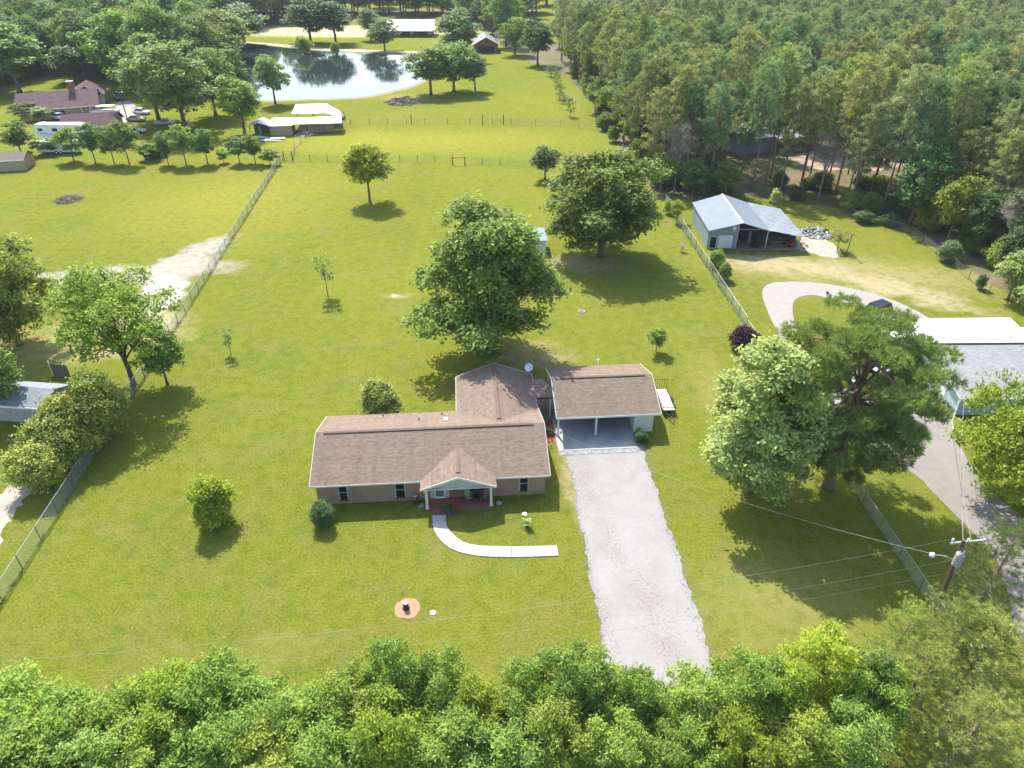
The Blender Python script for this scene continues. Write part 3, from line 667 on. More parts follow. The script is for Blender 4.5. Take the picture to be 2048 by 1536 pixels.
# --- row of young trees along the far edge of the left field
yr = [(45,312,243,72),(100,308,275,52),(148,322,252,52),(191,325,247,50),(229,327,248,46),(259,328,236,54),(302,320,288,50),(337,329,262,40),(373,330,246,52),(416,328,258,50),
      (448,326,298,24),(480,327,272,44),(511,327,268,44),(541,330,298,34)]
YL = ['widest young tree, at the left end of the field edge row', 'small young tree left of the white trailers', 'young tree in front of the white cargo trailer', 'young tree just right of the white cargo trailer', 'young tree in front of the garage, left one', 'young tree in front of the garage, right one', 'short tree beside the small dark car in the row', 'slim young tree just right of the small dark car', 'tall young tree midway along the field edge row', 'young tree right of the tallest one in the row', 'tiny tree between two gaps of the field edge row', 'young tree left of its close twin near the stable', 'young tree right of its close twin near the stable', 'small last tree of the row, nearest the wire gate']
for i, (px, py, tp, wd) in enumerate(yr):
    put('young%d' % (i % 3), YL[i], px, py, tp, wd, M['leaf'] if i % 2 else M['leaf_bright'], 'young_tree', group='young trees in a row at the far edge of the left field', color=(.75, .85, .8))
# --- trees around the pond, sheds and the far houses
for key, px, py, tp, wd, mt, colr, lb in (
        ('wood0', 490, 268, 146, 100, 'leaf_bright', (.9, .95, .7), 'yellow green tree left of the white roofed sheds'),
        ('wood3', 468, 196, 92, 84, 'leaf', (1.0, 1.0, .9), 'dark green tree on the left shore of the pond'),
        ('wood2', 452, 150, 40, 96, 'leaf_bright', (.75, .85, .8), 'tall light tree behind the left shore of the pond'),
        ('wood1', 551, 208, 108, 76, 'leaf_pale', (.75, .85, .6), 'feathery tree on the near bank of the pond'),
        ('wood2', 372, 262, 70, 165, 'leaf', (1.0, 1.0, 1.1), 'tall tree mass left of the pond, nearest the row of young trees'),
        ('wood3', 318, 240, 55, 140, 'leaf', (1.1, 1.1, 1.0), 'tall light green tree behind the parked cars'),
        ('wood4', 432, 232, 88, 120, 'leaf', (.95, 1.0, .9), 'green tree between the pond and the yellow green tree'),
        ('wood0', 252, 178, 12, 160, 'leaf_bright', (.7, .8, .8), 'tallest light green tree above the maroon roofed house'),
        ('wood1', 40, 185, 45, 150, 'leaf', (.9, 1.0, 1.0), 'broad green tree behind the maroon roofed house at the left edge'),
        ('wood3', 150, 165, 88, 80, 'leaf_dark', (1.1, 1.1, 1.1), 'dark tree just behind the chimney of the maroon roofed house'),
        ('wood2', 55, 240, 204, 62, 'leaf_bright', (.7, .7, .7), 'round tree in front of the maroon roofed house'),
        ('young0', 88, 245, 214, 44, 'leaf', (1.1, 1.1, 1.0), 'small tree beside the camper trailer'),
        ('wood0', 490, 92, 6, 120, 'leaf_dark', (1.3, 1.2, 1.2), 'grey green tree at the left end of the far pond bank'),
        ('wood4', 455, 118, 12, 110, 'leaf_bright', (.9, .9, .7), 'yellowish tree at the left end of the pond'),
        ('wood4', 622, 86, -12, 104, 'leaf_dark', (1.0, 1.0, 1.1), 'left tree of the dark rounded pair behind the pond'),
        ('wood3', 672, 87, -4, 92, 'leaf_dark', (1.0, 1.0, 1.1), 'right tree of the dark rounded pair behind the pond'),
        ('wood1', 742, 80, 15, 58, 'leaf_dark', (1.1, 1.1, 1.1), 'dark tree left of the far barn'),
        ('wood2', 770, 102, 32, 64, 'leaf', (1.0, 1.0, .9), 'lighter tree on the far bank in front of the far barn'),
        ('bush0', 609, 106, 66, 34, 'leaf_pale', (1.0, 1.0, .5), 'pale willow clump on the far pond bank, left one'),
        ('bush1', 672, 108, 82, 20, 'leaf_pale', (1.0, 1.0, .6), 'small pale willow clump on the far pond bank, right one'),
        ('wood0', 918, 118, 15, 110, 'leaf', (.9, .95, .9), 'tall tree between the far barn and the grey roofed farm house'),
        ('wood3', 862, 190, 88, 108, 'leaf', (1.0, 1.05, .9), 'tree on the near right bank of the pond'),
        ('wood2', 908, 184, 78, 100, 'leaf', (.9, 1.0, .9), 'tree right of the pond beside the open field'),
        ('wood1', 950, 182, 108, 58, 'leaf_dark', (1.1, 1.1, 1.0), 'small tree standing out from the group right of the pond'),
        ('wood4', 1030, 110, 30, 66, 'leaf_bright', (.8, .8, .6), 'bright green tree at the corner of the far wood'),
        ('wood0', 1075, 130, 34, 76, 'leaf_dark', (1.2, 1.2, 1.2), 'dark tree at the corner of the far wood'),
        ('wood2', 1148, 142, 24, 64, 'leaf_bright', (.8, .8, .6), 'tall yellow green tree at the left point of the pine wood'),
        ('wood1', 985, 70, 2, 50, 'leaf_bright', (.9, .8, .6), 'yellowish tree behind the grey roofed farm house'),
        ('wood3', 1185, 190, 100, 60, 'leaf', (1.0, 1.0, 1.0), 'green tree where the field narrows against the pine wood'),
        ('wood4', 1215, 248, 168, 66, 'leaf_bright', (.8, .8, .6), 'yellow green tree at the edge of the pine wood above the back lawn'),
        ('wood0', 1270, 300, 218, 76, 'leaf_bright', (.8, .82, .6), 'bright green tree behind the big broad dark tree'),
        ('wood2', 1190, 225, 148, 44, 'leaf', (1.0, 1.0, 1.0), 'narrow green tree on the field edge of the pine wood'),
        ('wood3', 1320, 385, 300, 60, 'leaf', (1.2, 1.1, 1.0), 'leafy tree at the wood edge left of the blue grey barn'),
        ('wood1', 1385, 392, 318, 60, 'leaf_dark', (1.1, 1.1, 1.0), 'dark leafy tree just behind the barn roof'),
        ('wood4', 1450, 392, 322, 66, 'leaf', (1.0, 1.0, 1.0), 'leafy tree right behind the barn ridge')):
    put(key, lb, px, py, tp, wd, M[mt], 'tree', color=colr)
for i, (px, py, tp) in enumerate([(1101,153,132),(1113,172,143),(1119,198,168),(1127,206,190),(1140,233,198)]):
    put('youngpine', 'little pine up the far field, '+('farthest and topmost', 'next below the topmost', 'in the middle of the line', 'tiny one just above the nearest', 'nearest and tallest')[i], px, py, tp, 18, M['needle'], 'young_pine', bark=M['bark_pine'], group='little pines up the far field')

# --- the woods: jittered grid inside polygons
def inside(x, y, poly):
    c = False; j = len(poly)-1
    for i in range(len(poly)):
        xi, yi = poly[i]; xj, yj = poly[j]
        if (yi > y) != (yj > y) and x < (xj-xi)*(y-yi)/(yj-yi)+xi: c = not c
        j = i
    return c
EDGE = [at(*p).xy[:] for p in [(1130,150),(1180,200),(1205,262),(1240,305),(1310,392),(1400,398),(1500,392),(1560,398),(1640,410),(1700,425),(1790,440),(1850,470),(1905,520),(1975,565),(2060,610)]]
PINEW = [tuple(e) for e in EDGE] + [(140, 70), (330, 70), (420, 430), (60, 430), (30, 330), (at(1010,100).x, at(1010,100).y+18), (at(1060,128).x, at(1060,128).y)]
HOLES = [(80, 156, 17, 6), (57.5, 150, 13, 9)]
rw = random.Random(21)
pts = []
sp = 5.1
yy = 60.0
while yy < 430:
    xx = 20.0
    spy = sp*(1+max(0, yy-200)/500)
    while xx < 420:
        x = xx+rw.uniform(-2.1, 2.1); y = yy+rw.uniform(-2.1, 2.1)
        d = y*_c+CAMH*_s
        if abs(x)*FPX/d < 1900 and inside(x, y, PINEW) and not any(((x-h[0])/h[2])**2+((y-h[1])/h[3])**2 < 1 for h in HOLES) and not any((x-a)**2+(y-b)**2 < (r*.6)**2 for a, b, r in TAKEN):
            pts.append((x, y))
        xx += spy
    yy += spy
def dist(p): return math.hypot(p[0], p[1])
pts.sort(key=dist)
def kind_of(x, y):
    n = math.sin(x*.045+1.3)*math.cos(y*.037)+math.sin(x*.11+y*.07)*.35
    far = max(0, (dist((x, y))-190)/170)
    e = rw.random()
    if e < .07: return 'bare'
    return 'broad' if n*.35+e*.55+far*.45 > .70 else 'pine'
pines = []; broads = []; bares = []; aside = [p for p in pts if abs(p[0])*FPX/(p[1]*_c+CAMH*_s) >= 1150]
pts = [p for p in pts if abs(p[0])*FPX/(p[1]*_c+CAMH*_s) < 1150]
for p in pts:
    k = kind_of(*p); (pines if k == 'pine' else broads if k == 'broad' else bares).append(p)
for i, (x, y) in enumerate(pines[:300]):
    k = rw.randrange(5); s = rw.uniform(.85, 1.18); cr, tk, R, zt = PROTO['pine%d' % k]; s *= 1.12
    tree('pine_tree', 'tall straight pine in the dense pine wood at the right', 'tree', (x, y), cr, tk, M['needle'], M['bark_pine'], (s, s, s*rw.uniform(.92, 1.12)), rw.uniform(0, 6.28), 'pines of the wood at the right',
         rw.choice([(1.0, 1.0, 1.0), (.85, .97, .95), (1.15, 1.08, .9), (1.25, 1.1, .95), (.7, .85, .85), (1.05, 1.1, .8)]))
broad_far = broads[130:]
for i, (x, y) in enumerate(broads[:130]):
    k = rw.randrange(5); s = rw.uniform(.62, 1.05); cr, tk, R, zt = PROTO['wood%d' % k]; mt = M[rw.choice(['leaf', 'leaf', 'leaf_dark', 'leaf_bright'])]
    s *= 1.08; tree('woodland_tree', 'leafy broadleaved tree among the pines of the wood at the right', 'tree', (x, y), cr, tk, mt, M['bark'], (s*.85, s*.85, s*rw.uniform(.9, 1.2)), rw.uniform(0, 6.28), 'broadleaved trees of the wood at the right', (rw.uniform(.75, 1.0), rw.uniform(.8, 1.0), .85))
me_b, LBb = crown_mesh('twig_crown', 77, 3.2, 5, 13, nl=16, lr=.36, n_clump=300, per=14, leaf=.34, sig=.5, aspect=.07)
tk_b = trunk_mesh('twig_trunk', 77, LBb, .16, 6.0)
for (x, y) in bares[:60]:
    s = rw.uniform(.8, 1.1)
    tree('bare_tree', 'grey leafless tree among the pines of the wood at the right', 'tree', (x, y), me_b, tk_b, M['bare'], M['bark_pale'], (s, s, s*1.05), rw.uniform(0, 6.28), 'grey leafless trees in the wood')
# woods behind and left of the pond
LEFTW = [tuple(at(*p).xy) for p in [(-200,215),(0,175),(110,150),(205,158),(300,190),(400,205),(440,160),(410,110),(430,70),(520,55),(600,45),(760,30),(900,38),(980,62),(1010,95)]]
LEFTW += [(at(1010,95).x+20, 470), (-430, 470)]
lp = []
yy = 150.0
while yy < 470:
    xx = -420.0; spy = 6.9*(1+max(0, yy-250)/600)
    while xx < 80:
        x = xx+rw.uniform(-2.6, 2.6); y = yy+rw.uniform(-2.6, 2.6); d = y*_c+CAMH*_s
        if abs(x)*FPX/d < 1130 and inside(x, y, LEFTW) and not inside(x, y, pp) and not any((x-a)**2+(y-b)**2 < (r*.55)**2 for a, b, r in TAKEN): lp.append((x, y))
        xx += spy
    yy += spy
lp.sort(key=dist)
for i, (x, y) in enumerate(lp[:165]):
    k = rw.randrange(5); s = rw.uniform(1.15, 1.75); cr, tk, R, zt = PROTO['wood%d' % k]; mt = M[rw.choice(['leaf', 'leaf', 'leaf_dark', 'leaf_bright'])]
    tree('woodland_tree', 'leafy tree in the wood at the upper left around the maroon roofed house', 'tree', (x, y), cr, tk, mt, M['bark'], (s*.9, s*.9, s*rw.uniform(.9, 1.15)), rw.uniform(0, 6.28), 'trees of the wood at the upper left', (rw.uniform(.7, 1.0), rw.uniform(.8, 1.0), .9))

ur = random.Random(99)
def understorey(label, group, line, n, depth, mats):
    for i in range(n):
        f = ur.random()*(len(line)-1); k = int(f); a = Vector(line[k][:2]); b = Vector(line[k+1][:2]); q = a.lerp(b, f-k); nn = Vector((-(b-a).y, (b-a).x)).normalized()
        q = q+nn*ur.uniform(-depth[0], depth[1]); s_ = ur.uniform(.7, 1.7); cr, tk, R, zt = PROTO['bush%d' % (i % 3)]
        tree('understorey_shrub', label, 'shrub', q, cr, tk, M[ur.choice(mats)], M['bark'], (s_, s_, s_*ur.uniform(.8, 1.3)), ur.uniform(0, 6.28), group, (ur.uniform(.8, 1.1),)*2+(.9,))
understorey('leafy shrub among the trunks at the edge of the pine wood', 'shrubs at the edge of the pine wood', EDGE, 95, (0, 13), ['leaf', 'leaf', 'leaf_dark', 'leaf_bright'])
understorey('leafy shrub under the trees at the edge of the upper left wood', 'shrubs at the edge of the upper left wood', LEFTW[:8], 70, (0, 10), ['leaf', 'leaf_dark', 'leaf_bright'])
def scatter_wood(name, label, cat, P, protos, mats, smin, smax, seed):
    """one far wood: real tree meshes instanced on points"""
    r = np.random.default_rng(seed)
    me = bpy.data.meshes.new(name); me.from_pydata([(x, y, 0) for x, y in P], [], [])
    sa = me.attributes.new('tree_scale', 'FLOAT', 'POINT'); sa.data.foreach_set('value', r.uniform(smin, smax, len(P)).astype(np.float32))
    ra = me.attributes.new('tree_turn', 'FLOAT', 'POINT'); ra.data.foreach_set('value', r.uniform(0, 6.28, len(P)).astype(np.float32))
    ia = me.attributes.new('tree_pick', 'INT', 'POINT'); ia.data.foreach_set('value', r.integers(0, len(protos), len(P)).astype(np.int32))
    o = link(name, me); tag(o, label, cat, None, 'stuff')
    ng = bpy.data.node_groups.new(name, 'GeometryNodeTree')
    ng.interface.new_socket('Geometry', in_out='INPUT', socket_type='NodeSocketGeometry'); ng.interface.new_socket('Geometry', in_out='OUTPUT', socket_type='NodeSocketGeometry')
    gi = ng.nodes.new('NodeGroupInput'); go = ng.nodes.new('NodeGroupOutput'); iop = ng.nodes.new('GeometryNodeInstanceOnPoints')
    tr = ng.nodes.new('GeometryNodeGeometryToInstance')
    for cr, tk in protos:
        jg = ng.nodes.new('GeometryNodeJoinGeometry')
        for ob in (tk, cr):
            oi = ng.nodes.new('GeometryNodeObjectInfo'); oi.inputs['Object'].default_value = ob; oi.transform_space = 'ORIGINAL'
            if ob is cr and ob.material_slots[0].link == 'OBJECT':
                sm = ng.nodes.new('GeometryNodeSetMaterial'); sm.inputs['Material'].default_value = ob.material_slots[0].material
                ng.links.new(oi.outputs['Geometry'], sm.inputs[0]); ng.links.new(sm.outputs[0], jg.inputs[0])
            else: ng.links.new(oi.outputs['Geometry'], jg.inputs[0])
        g2 = ng.nodes.new('GeometryNodeGeometryToInstance'); ng.links.new(jg.outputs[0], g2.inputs[0]); ng.links.new(g2.outputs[0], tr.inputs[0])
    # joining instances keeps them separate so that one can be picked per point
    tr2 = ng.nodes.new('GeometryNodeJoinGeometry')
    for lk in list(ng.links):
        if lk.to_node == tr: ng.links.new(lk.from_socket, tr2.inputs[0])
    ng.nodes.remove(tr)
    def attr(nm, typ):
        n = ng.nodes.new('GeometryNodeInputNamedAttribute'); n.data_type = typ; n.inputs['Name'].default_value = nm; return n.outputs[0]
    ng.links.new(gi.outputs[0], iop.inputs['Points']); ng.links.new(tr2.outputs[0], iop.inputs['Instance'])
    iop.inputs['Pick Instance'].default_value = True; ng.links.new(attr('tree_pick', 'INT'), iop.inputs['Instance Index'])
    cv = ng.nodes.new('ShaderNodeCombineXYZ'); ng.links.new(attr('tree_turn', 'FLOAT'), cv.inputs[2]); ng.links.new(cv.outputs[0], iop.inputs['Rotation'])
    ng.links.new(attr('tree_scale', 'FLOAT'), iop.inputs['Scale']); ng.links.new(iop.outputs[0], go.inputs[0])
    md = o.modifiers.new('trees', 'NODES'); md.node_group = ng
    return o
def find(name, mat=None):
    out = []
    for ob in COL.objects:
        if ob.name.split('.')[0] == name and ob.type == 'EMPTY':
            ch = [c for c in COL.objects if False]
            out.append(ob)
    return out
def kids(prefix, want):
    """crown/trunk pairs of already standing trees, one for every prototype mesh and material"""
    seen = {}; par = {}
    for ob in COL.objects:
        if ob.type == 'MESH' and ob.parent is not None and ob.parent.name.startswith(prefix): par.setdefault(ob.parent.name, {})[ob.name.split('.')[0]] = ob
    for k, d in par.items():
        if 'crown' in d and 'trunk' in d:
            key = (d['crown'].data.name, d['crown'].material_slots[0].material.name)
            if key not in seen: seen[key] = (d['crown'], d['trunk'])
    v = list(seen.values()); return v[:want]
scatter_wood('far_pine_wood', 'pines deep in the wood filling the upper right of the view', 'pine wood', pines[300:]+aside, kids('pine_tree', 5), None, .95, 1.35, 5)
scatter_wood('far_broadleaf_wood', 'leafy trees deep in the wood filling the upper right of the view', 'wood', broad_far, kids('woodland_tree', 14), None, .75, 1.15, 6)
scatter_wood('far_left_wood', 'leafy trees of the wood beyond the pond and the upper left houses', 'wood', lp[165:], kids('woodland_tree', 18), None, 1.2, 1.8, 7)
hz = []
for i in range(1500):
    y = rw.uniform(480, 1500); x = rw.uniform(-y*.85, y*.85); hz.append((x, y))
scatter_wood('horizon_wood', 'wooded country beyond the wood as far as one sees', 'wood', hz, kids('woodland_tree', 10), None, 1.2, 2.4, 8)
sheet('forest_floor', rough(PINEW, 3, .9, seed=15), .008, M['litter'])
sheet('forest_floor', rough(LEFTW, 3, .9, seed=16), .008, M['litter'])

# ================================================================ buildings
def tabs(name, e0, e1, r0, r1, mat, parent, seed=0, tw=.31, ex=.15, th=.009):
    """courses of shingle tabs on the slope between eave e0-e1 and ridge r0-r1, each tab proud at its lower edge"""
    e0, e1, r0, r1 = (np.array(q, float) for q in (e0, e1, r0, r1)); rg = np.random.default_rng(seed)
    U = e1-e0; W_ = np.linalg.norm(U); S = r0-e0; Ls = np.linalg.norm(S); n = np.cross(U/W_, S/Ls); n = n if n[2] > 0 else -n; n /= np.linalg.norm(n)
    rows = int(Ls/ex); V = []; T = []
    u = U/W_; v = S/Ls
    for j in range(rows):
        a = j*ex; b = min(Ls, a+ex*1.12); x = -(j % 2)*tw*.5-rg.uniform(0, .05); rt = rg.uniform(0, .25)
        while x < W_:
            w_ = tw*rg.uniform(.9, 1.1); x0 = max(0, x+.006); x1 = min(W_, x+w_-.006)
            if x1-x0 > .03:
                t_ = th*rg.uniform(.7, 1.4); p = [e0+u*x0+v*a, e0+u*x1+v*a, e0+u*x1+v*b, e0+u*x0+v*b]
                V += [p[0]+n*.004, p[1]+n*.004, p[0]+n*(t_+.004), p[1]+n*(t_+.004), p[2]+n*.006, p[3]+n*.006]; T.append(rt+rg.uniform(0, .75))
            x += w_
    k = len(T); V = np.array(V); F = np.concatenate([np.arange(k)[:, None]*6+np.array([2, 3, 4, 5]), np.arange(k)[:, None]*6+np.array([0, 1, 3, 2])])
    o = link(name, mesh_np(name, V, F, np.concatenate([T, T])), mat, parent); o['kind'] = 'stuff'; return o
def roof_slope(parent, e0, e1, r0, r1, mat, seed, th=.14, name='roof', shingles=True, **kw):
    mb = MB(); mb.slab([e0, e1, r1, r0], th); r = mb.build(name, mat, parent)
    if shingles: tabs('shingles', e0, e1, r0, r1, mat, r, seed, **kw)
    return r

# ---- the brown roofed brick house (local frame: x along the front, y to the back)
HO = at(619, 973, 2.45); HA = math.radians(4.16)
h = thing('brick_house', 'low brick house with brown shingle roof, rear wing and small front porch', 'house', (HO.x, HO.y, 0), HA)
SH = M['shingle']; EZ = 2.45; RZ = 4.28; RY = 5.05; PB = (RZ-EZ)/RY
# front slope in two stretches beside the porch roof is one plane: the porch roof simply stands on it
rf = roof_slope(h, (0, 0, EZ), (20.3, 0, EZ), (0, RY, RZ), (20.3, RY, RZ), SH, 1)
rb = roof_slope(h, (0, 10.1, EZ), (20.3, 10.1, EZ), (0, RY, RZ), (20.3, RY, RZ), SH, 2)
WX0, WX1, WY = 12.35, 20.25, 16.35; WM = (WX0+WX1)/2; WZ = EZ+(WX1-WX0)/2*PB+.06
roof_slope(h, (WX0, 5.4, EZ), (WX0, WY, EZ), (WM, 5.4, WZ), (WM, WY, WZ), SH, 3)
roof_slope(h, (WX1, 5.4, EZ), (WX1, WY, EZ), (WM, 5.4, WZ), (WM, WY, WZ), SH, 4)
PX0, PX1 = 9.25, 15.65; PM = (PX0+PX1)/2; PZ = EZ+(PX1-PX0)/2*PB
roof_slope(h, (PX0, -1.12, EZ), (PX0, 3.4, EZ), (PM, -1.12, PZ), (PM, 3.4, PZ), SH, 5)
roof_slope(h, (PX1, -1.12, EZ), (PX1, 3.4, EZ), (PM, -1.12, PZ), (PM, 3.4, PZ), SH, 6)
def ridge_vent(axis, a0, a1, c, z, parent):
    mb = MB()
    if axis == 'x': mb.prism_x([(c-.17, z-.02), (c-.17, z+.035), (c, z+.085), (c+.17, z+.035), (c+.17, z-.02)], a0, a1)
    else: mb.prism_y([(c-.17, z-.02), (c-.17, z+.035), (c, z+.085), (c+.17, z+.035), (c+.17, z-.02)], a0, a1)
    v = mb.build('ridge_vent', M['shingle'], parent)
    mb = MB()
    for s in (-1, 1):
        if axis == 'x': mb.box(a0, a1, c+s*.185-.014, c+s*.185+.014, z-.05, z+.018)
        else: mb.box(c+s*.185-.014, c+s*.185+.014, a0, a1, z-.06, z+.018)
    mb.build('vent_shadow_strip', M['black'], v)  # black strips along both edges stand in for the vent's shadow line
ridge_vent('x', .7, 19.3, RY, RZ, rf); ridge_vent('y', 6.5, 15.9, WM, WZ, rf); ridge_vent('y', -.5, 1.6, PM, PZ, rf)
for x, y, hh in ((5.4, 9.4, .30), (11.0, 9.1, .30), (8.9, 7.6, .28)):
    z = RZ-(y-RY)*PB; mb = MB(); mb.tube([(x, y, z-.05), (x, y, z+hh)], .06, 8); mb.disc((x, y, z-.02), .16, .05, 10); mb.build('vent_pipe', M['galv_dark'], rb)
z = RZ-(7.5-RY)*PB; mb = MB(); mb.obox((11.4, 7.5, z+.06), .38, .38, .14); mb.build('roof_vent', M['cushion'] if 0 else M['trim'], rb)
# walls
mb = MB(); mb.box(.35, 19.95, .42, 9.68, -.1, 2.36)
mb.add([(.35, .42, 2.36), (.35, 9.68, 2.36), (.35, RY, RZ-.16)], [(0, 1, 2)]); mb.add([(19.95, .42, 2.36), (19.95, 9.68, 2.36), (19.95, RY, RZ-.16)], [(0, 2, 1)])
mb.build('wall', M['brick'], h)
mb = MB(); mb.box(12.8, 19.8, 9.70, 15.95, -.1, 2.36); mb.add([(12.8, 15.95, 2.36), (19.8, 15.95, 2.36), (WM, 15.95, WZ-.16)], [(0, 2, 1)])
mb.build('wall', M['brick'], h)
mb = MB()
for a, b in ((-.03, 9.22), (15.68, 20.33)): mb.box(a, b, -.045, -.004, 2.27, 2.44)
mb.box(-.03, 12.3, 10.104, 10.14, 2.27, 2.44); mb.box(WX0-.04, WX0-.004, 10.15, WY, 2.27, 2.44); mb.box(WX1+.004, WX1+.04, 5.4, WY, 2.27, 2.44)
mb.build('fascia', M['trim'], h)
def rake(p, q, d, parent):
    mb = MB(); p = Vector(p); q = Vector(q); up = Vector((0, 0, 1)); d = Vector(d)
    a = [p+up*.03, q+up*.03, q-up*.19, p-up*.19]; mb.add(a+[x+d for x in a], [(0,1,2,3),(7,6,5,4),(0,4,5,1),(1,5,6,2),(2,6,7,3),(3,7,4,0)]); return mb.build('rake_board', M['trim'], parent)
for x, d in ((-.005, -.035), (20.305, .035)):
    rake((x, -.04, EZ), (x, RY, RZ), (d, 0, 0), h); rake((x, RY, RZ), (x, 10.14, EZ), (d, 0, 0), h)
rake((WX0, WY+.005, EZ), (WM, WY+.005, WZ), (0, .035, 0), h); rake((WM, WY+.005, WZ), (WX1, WY+.005, EZ), (0, .035, 0), h)
rake((PX0, -1.125, EZ), (PM, -1.125, PZ), (0, -.035, 0), h); rake((PM, -1.125, PZ), (PX1, -1.125, EZ), (0, -.035, 0), h)
# porch: gable, beam, posts, brick floor, step
mb = MB(); mb.prism_y([(9.62, 2.33), (15.28, 2.33), (PM, PZ-.17)], -.88, -.80); gb = mb.build('gable', M['siding'], h)
mb = MB()
for k in range(6): mb.box(9.9+k*.42, 15.0-k*.42, -.886, -.882, 2.46+k*.15, 2.475+k*.15)
mb.build('siding_board', M['trim'], gb)
mb = MB(); mb.box(9.45, 15.45, -.93, -.74, 2.14, 2.325); mb.build('porch_beam', M['trim'], h)
for x in (9.72, 15.18):
    mb = MB(); mb.box(x-.11, x+.11, -.95, -.73, .16, 2.135); mb.box(x-.15, x+.15, -.99, -.69, .13, .30); mb.box(x-.14, x+.14, -.98, -.70, 2.0, 2.13); mb.build('porch_post', M['trim'], h)
mb = MB(); mb.box(9.5, 15.4, -1.12, .415, -.05, .13); mb.build('porch_floor', M['red_brick_floor'], h)
mb = MB(); mb.box(10.1, 11.25, -1.52, -1.125, -.05, .10); mb.build('porch_step', M['red_brick_floor'], h)
mb = MB(); mb.box(9.52, 15.38, -1.10, .40, 2.335, 2.36); mb.build('porch_ceiling', M['trim'], h)
mb = MB(); mb.box(9.52, 15.38, .395, .414, .14, 2.32); mb.build('porch_wall', M['brick_red'], h)
def window(parent, x0, x1, z0, z1, y=.42, shutters=True, glass='glass', sill=True, name='window', dirn=-1):
    mb = MB(); f = .05
    mb.box(x0-f, x1+f, y-.05, y-.004, z1, z1+f); mb.box(x0-f, x0, y-.05, y-.004, z0, z1); mb.box(x1, x1+f, y-.05, y-.004, z0, z1); mb.box(x0, x1, y-.045, y-.004, (z0+z1)/2-.02, (z0+z1)/2+.02)
    wn = mb.build(name, M['trim'], parent)
    mb = MB(); mb.box(x0, x1, y-.025, y-.006, z0, z1); mb.build('pane', M[glass], wn)
    if sill: mb = MB(); mb.box(x0-.10, x1+.10, y-.13, y-.004, z0-.09, z0-.003); mb.build('sill', M['trim'] if name != 'window' else M['brick_red'], wn)
    if shutters:
        for a, b in ((x0-.30, x0-.075), (x1+.075, x1+.30)):
            mb = MB(); mb.box(a, b, y-.035, y-.004, z0, z1+.03)
            for k in range(9): zz = z0+.08+k*(z1-z0-.12)/9; mb.box(a+.03, b-.03, y-.048, y-.036, zz, zz+.05)
            mb.build('shutter', plain_shut, wn)
    return wn
plain_shut = plain('taupe_shutter', (.30, .25, .19), .6, .1, 2)
window(h, 2.25, 2.92, .42, 2.12); window(h, 7.05, 7.80, .42, 2.12); window(h, 17.75, 18.42, .50, 2.15)
mb = MB(); mb.box(9.95, 10.28, .36, .392, .15, 2.15); mb.box(11.27, 11.62, .36, .392, .15, 2.15); mb.build('side_panel', M['siding'], h)
dr_ = MB(); dr_.box(10.30, 10.42, .33, .392, .14, 2.2); dr_.box(11.13, 11.25, .33, .392, .14, 2.2); dr_.box(10.42, 11.13, .33, .392, 2.08, 2.2); dr_.box(10.42, 11.13, .33, .392, .14, .34)
d_ = dr_.build('door', M['white'], h); mb = MB(); mb.box(10.42, 11.13, .355, .390, .34, 2.08); mb.build('door_pane', M['glass_grey'], d_)
window(h, 13.15, 14.75, .75, 2.1, .39, True, 'glass', True)

# porch things
def patio_chair(label, x, y, rz, mat, group=None):
    p = h.matrix_world if False else None
    q = Matrix.Translation((HO.x, HO.y, 0)) @ Matrix.Rotation(HA, 4, 'Z') @ Vector((x, y, .13))
    t = thing('patio_chair', label, 'chair', q, HA+rz, group)
    mb = MB(); mb.obox((0, 0, .42), .5, .5, .05); mb.build('seat', mat, t)
    mb = MB(); mb.obox((0, .24, .72), .5, .05, .6, rx=math.radians(-10)); mb.build('backrest', mat, t)
    for a in (-.22, .22):
        for b in (-.22, .22): mb = MB(); mb.tube([(a*1.1, b*1.1, 0), (a, b, .42)], .02, 5); mb.build('leg', M['black'], t)
        mb = MB(); mb.tube([(a*1.1, -.22, .42), (a*1.1, -.22, .63), (a*1.1, .25, .65)], .02, 5); mb.build('armrest', M['black'], t)
patio_chair('black patio chair with green cushion on the porch, left of the pair', 13.2, -.15, .25, M['cushion'])
patio_chair('black patio chair with dark seat in the middle of the porch right side', 13.95, -.1, -.1, M['black'])
patio_chair('red brown patio chair beside the right porch post', 14.75, -.2, -.3, M['brick_red'])
def hp(x, y, z=0): q = Matrix.Translation((HO.x, HO.y, 0)) @ Matrix.Rotation(HA, 4, 'Z') @ Vector((x, y, z)); return q
t = thing('hose_reel', 'round grey hose reel against the front wall left of the porch', 'hose reel', hp(8.65, .12), HA)
mb = MB(); mb.tube([(-.14, 0, .45), (.14, 0, .45)], .30, 14); mb.build('hose_coil', M['galv_dark'], t)
mb = MB(); mb.disc((0, 0, .78), .24, .10, 12, .20); mb.build('cap', M['galv'], t)
mb = MB(); mb.box(-.22, -.17, -.2, .2, 0, .5); mb.box(.17, .22, -.2, .2, 0, .5); mb.build('stand', M['galv_dark'], t)
t = thing('garden_ornament', 'small pale stone ornament lying in the bed left of the porch', 'ornament', hp(9.15, -.55), .6)
mb = MB(); mb.obox((0, 0, .09), .5, .26, .16); mb.obox((.14, .04, .2), .2, .16, .12, .4); mb.build('block', M['stone'], t)
t = thing('garden_rock', 'pale flat stone in the shade right of the porch post', 'stone', hp(15.85, -.5), .3)
mb = MB(); mb.tube([(0, 0, -.03), (0, 0, .08), (.03, 0, .16)], [.30, .26, .12], 7); mb.build('stone', M['stone'], t)
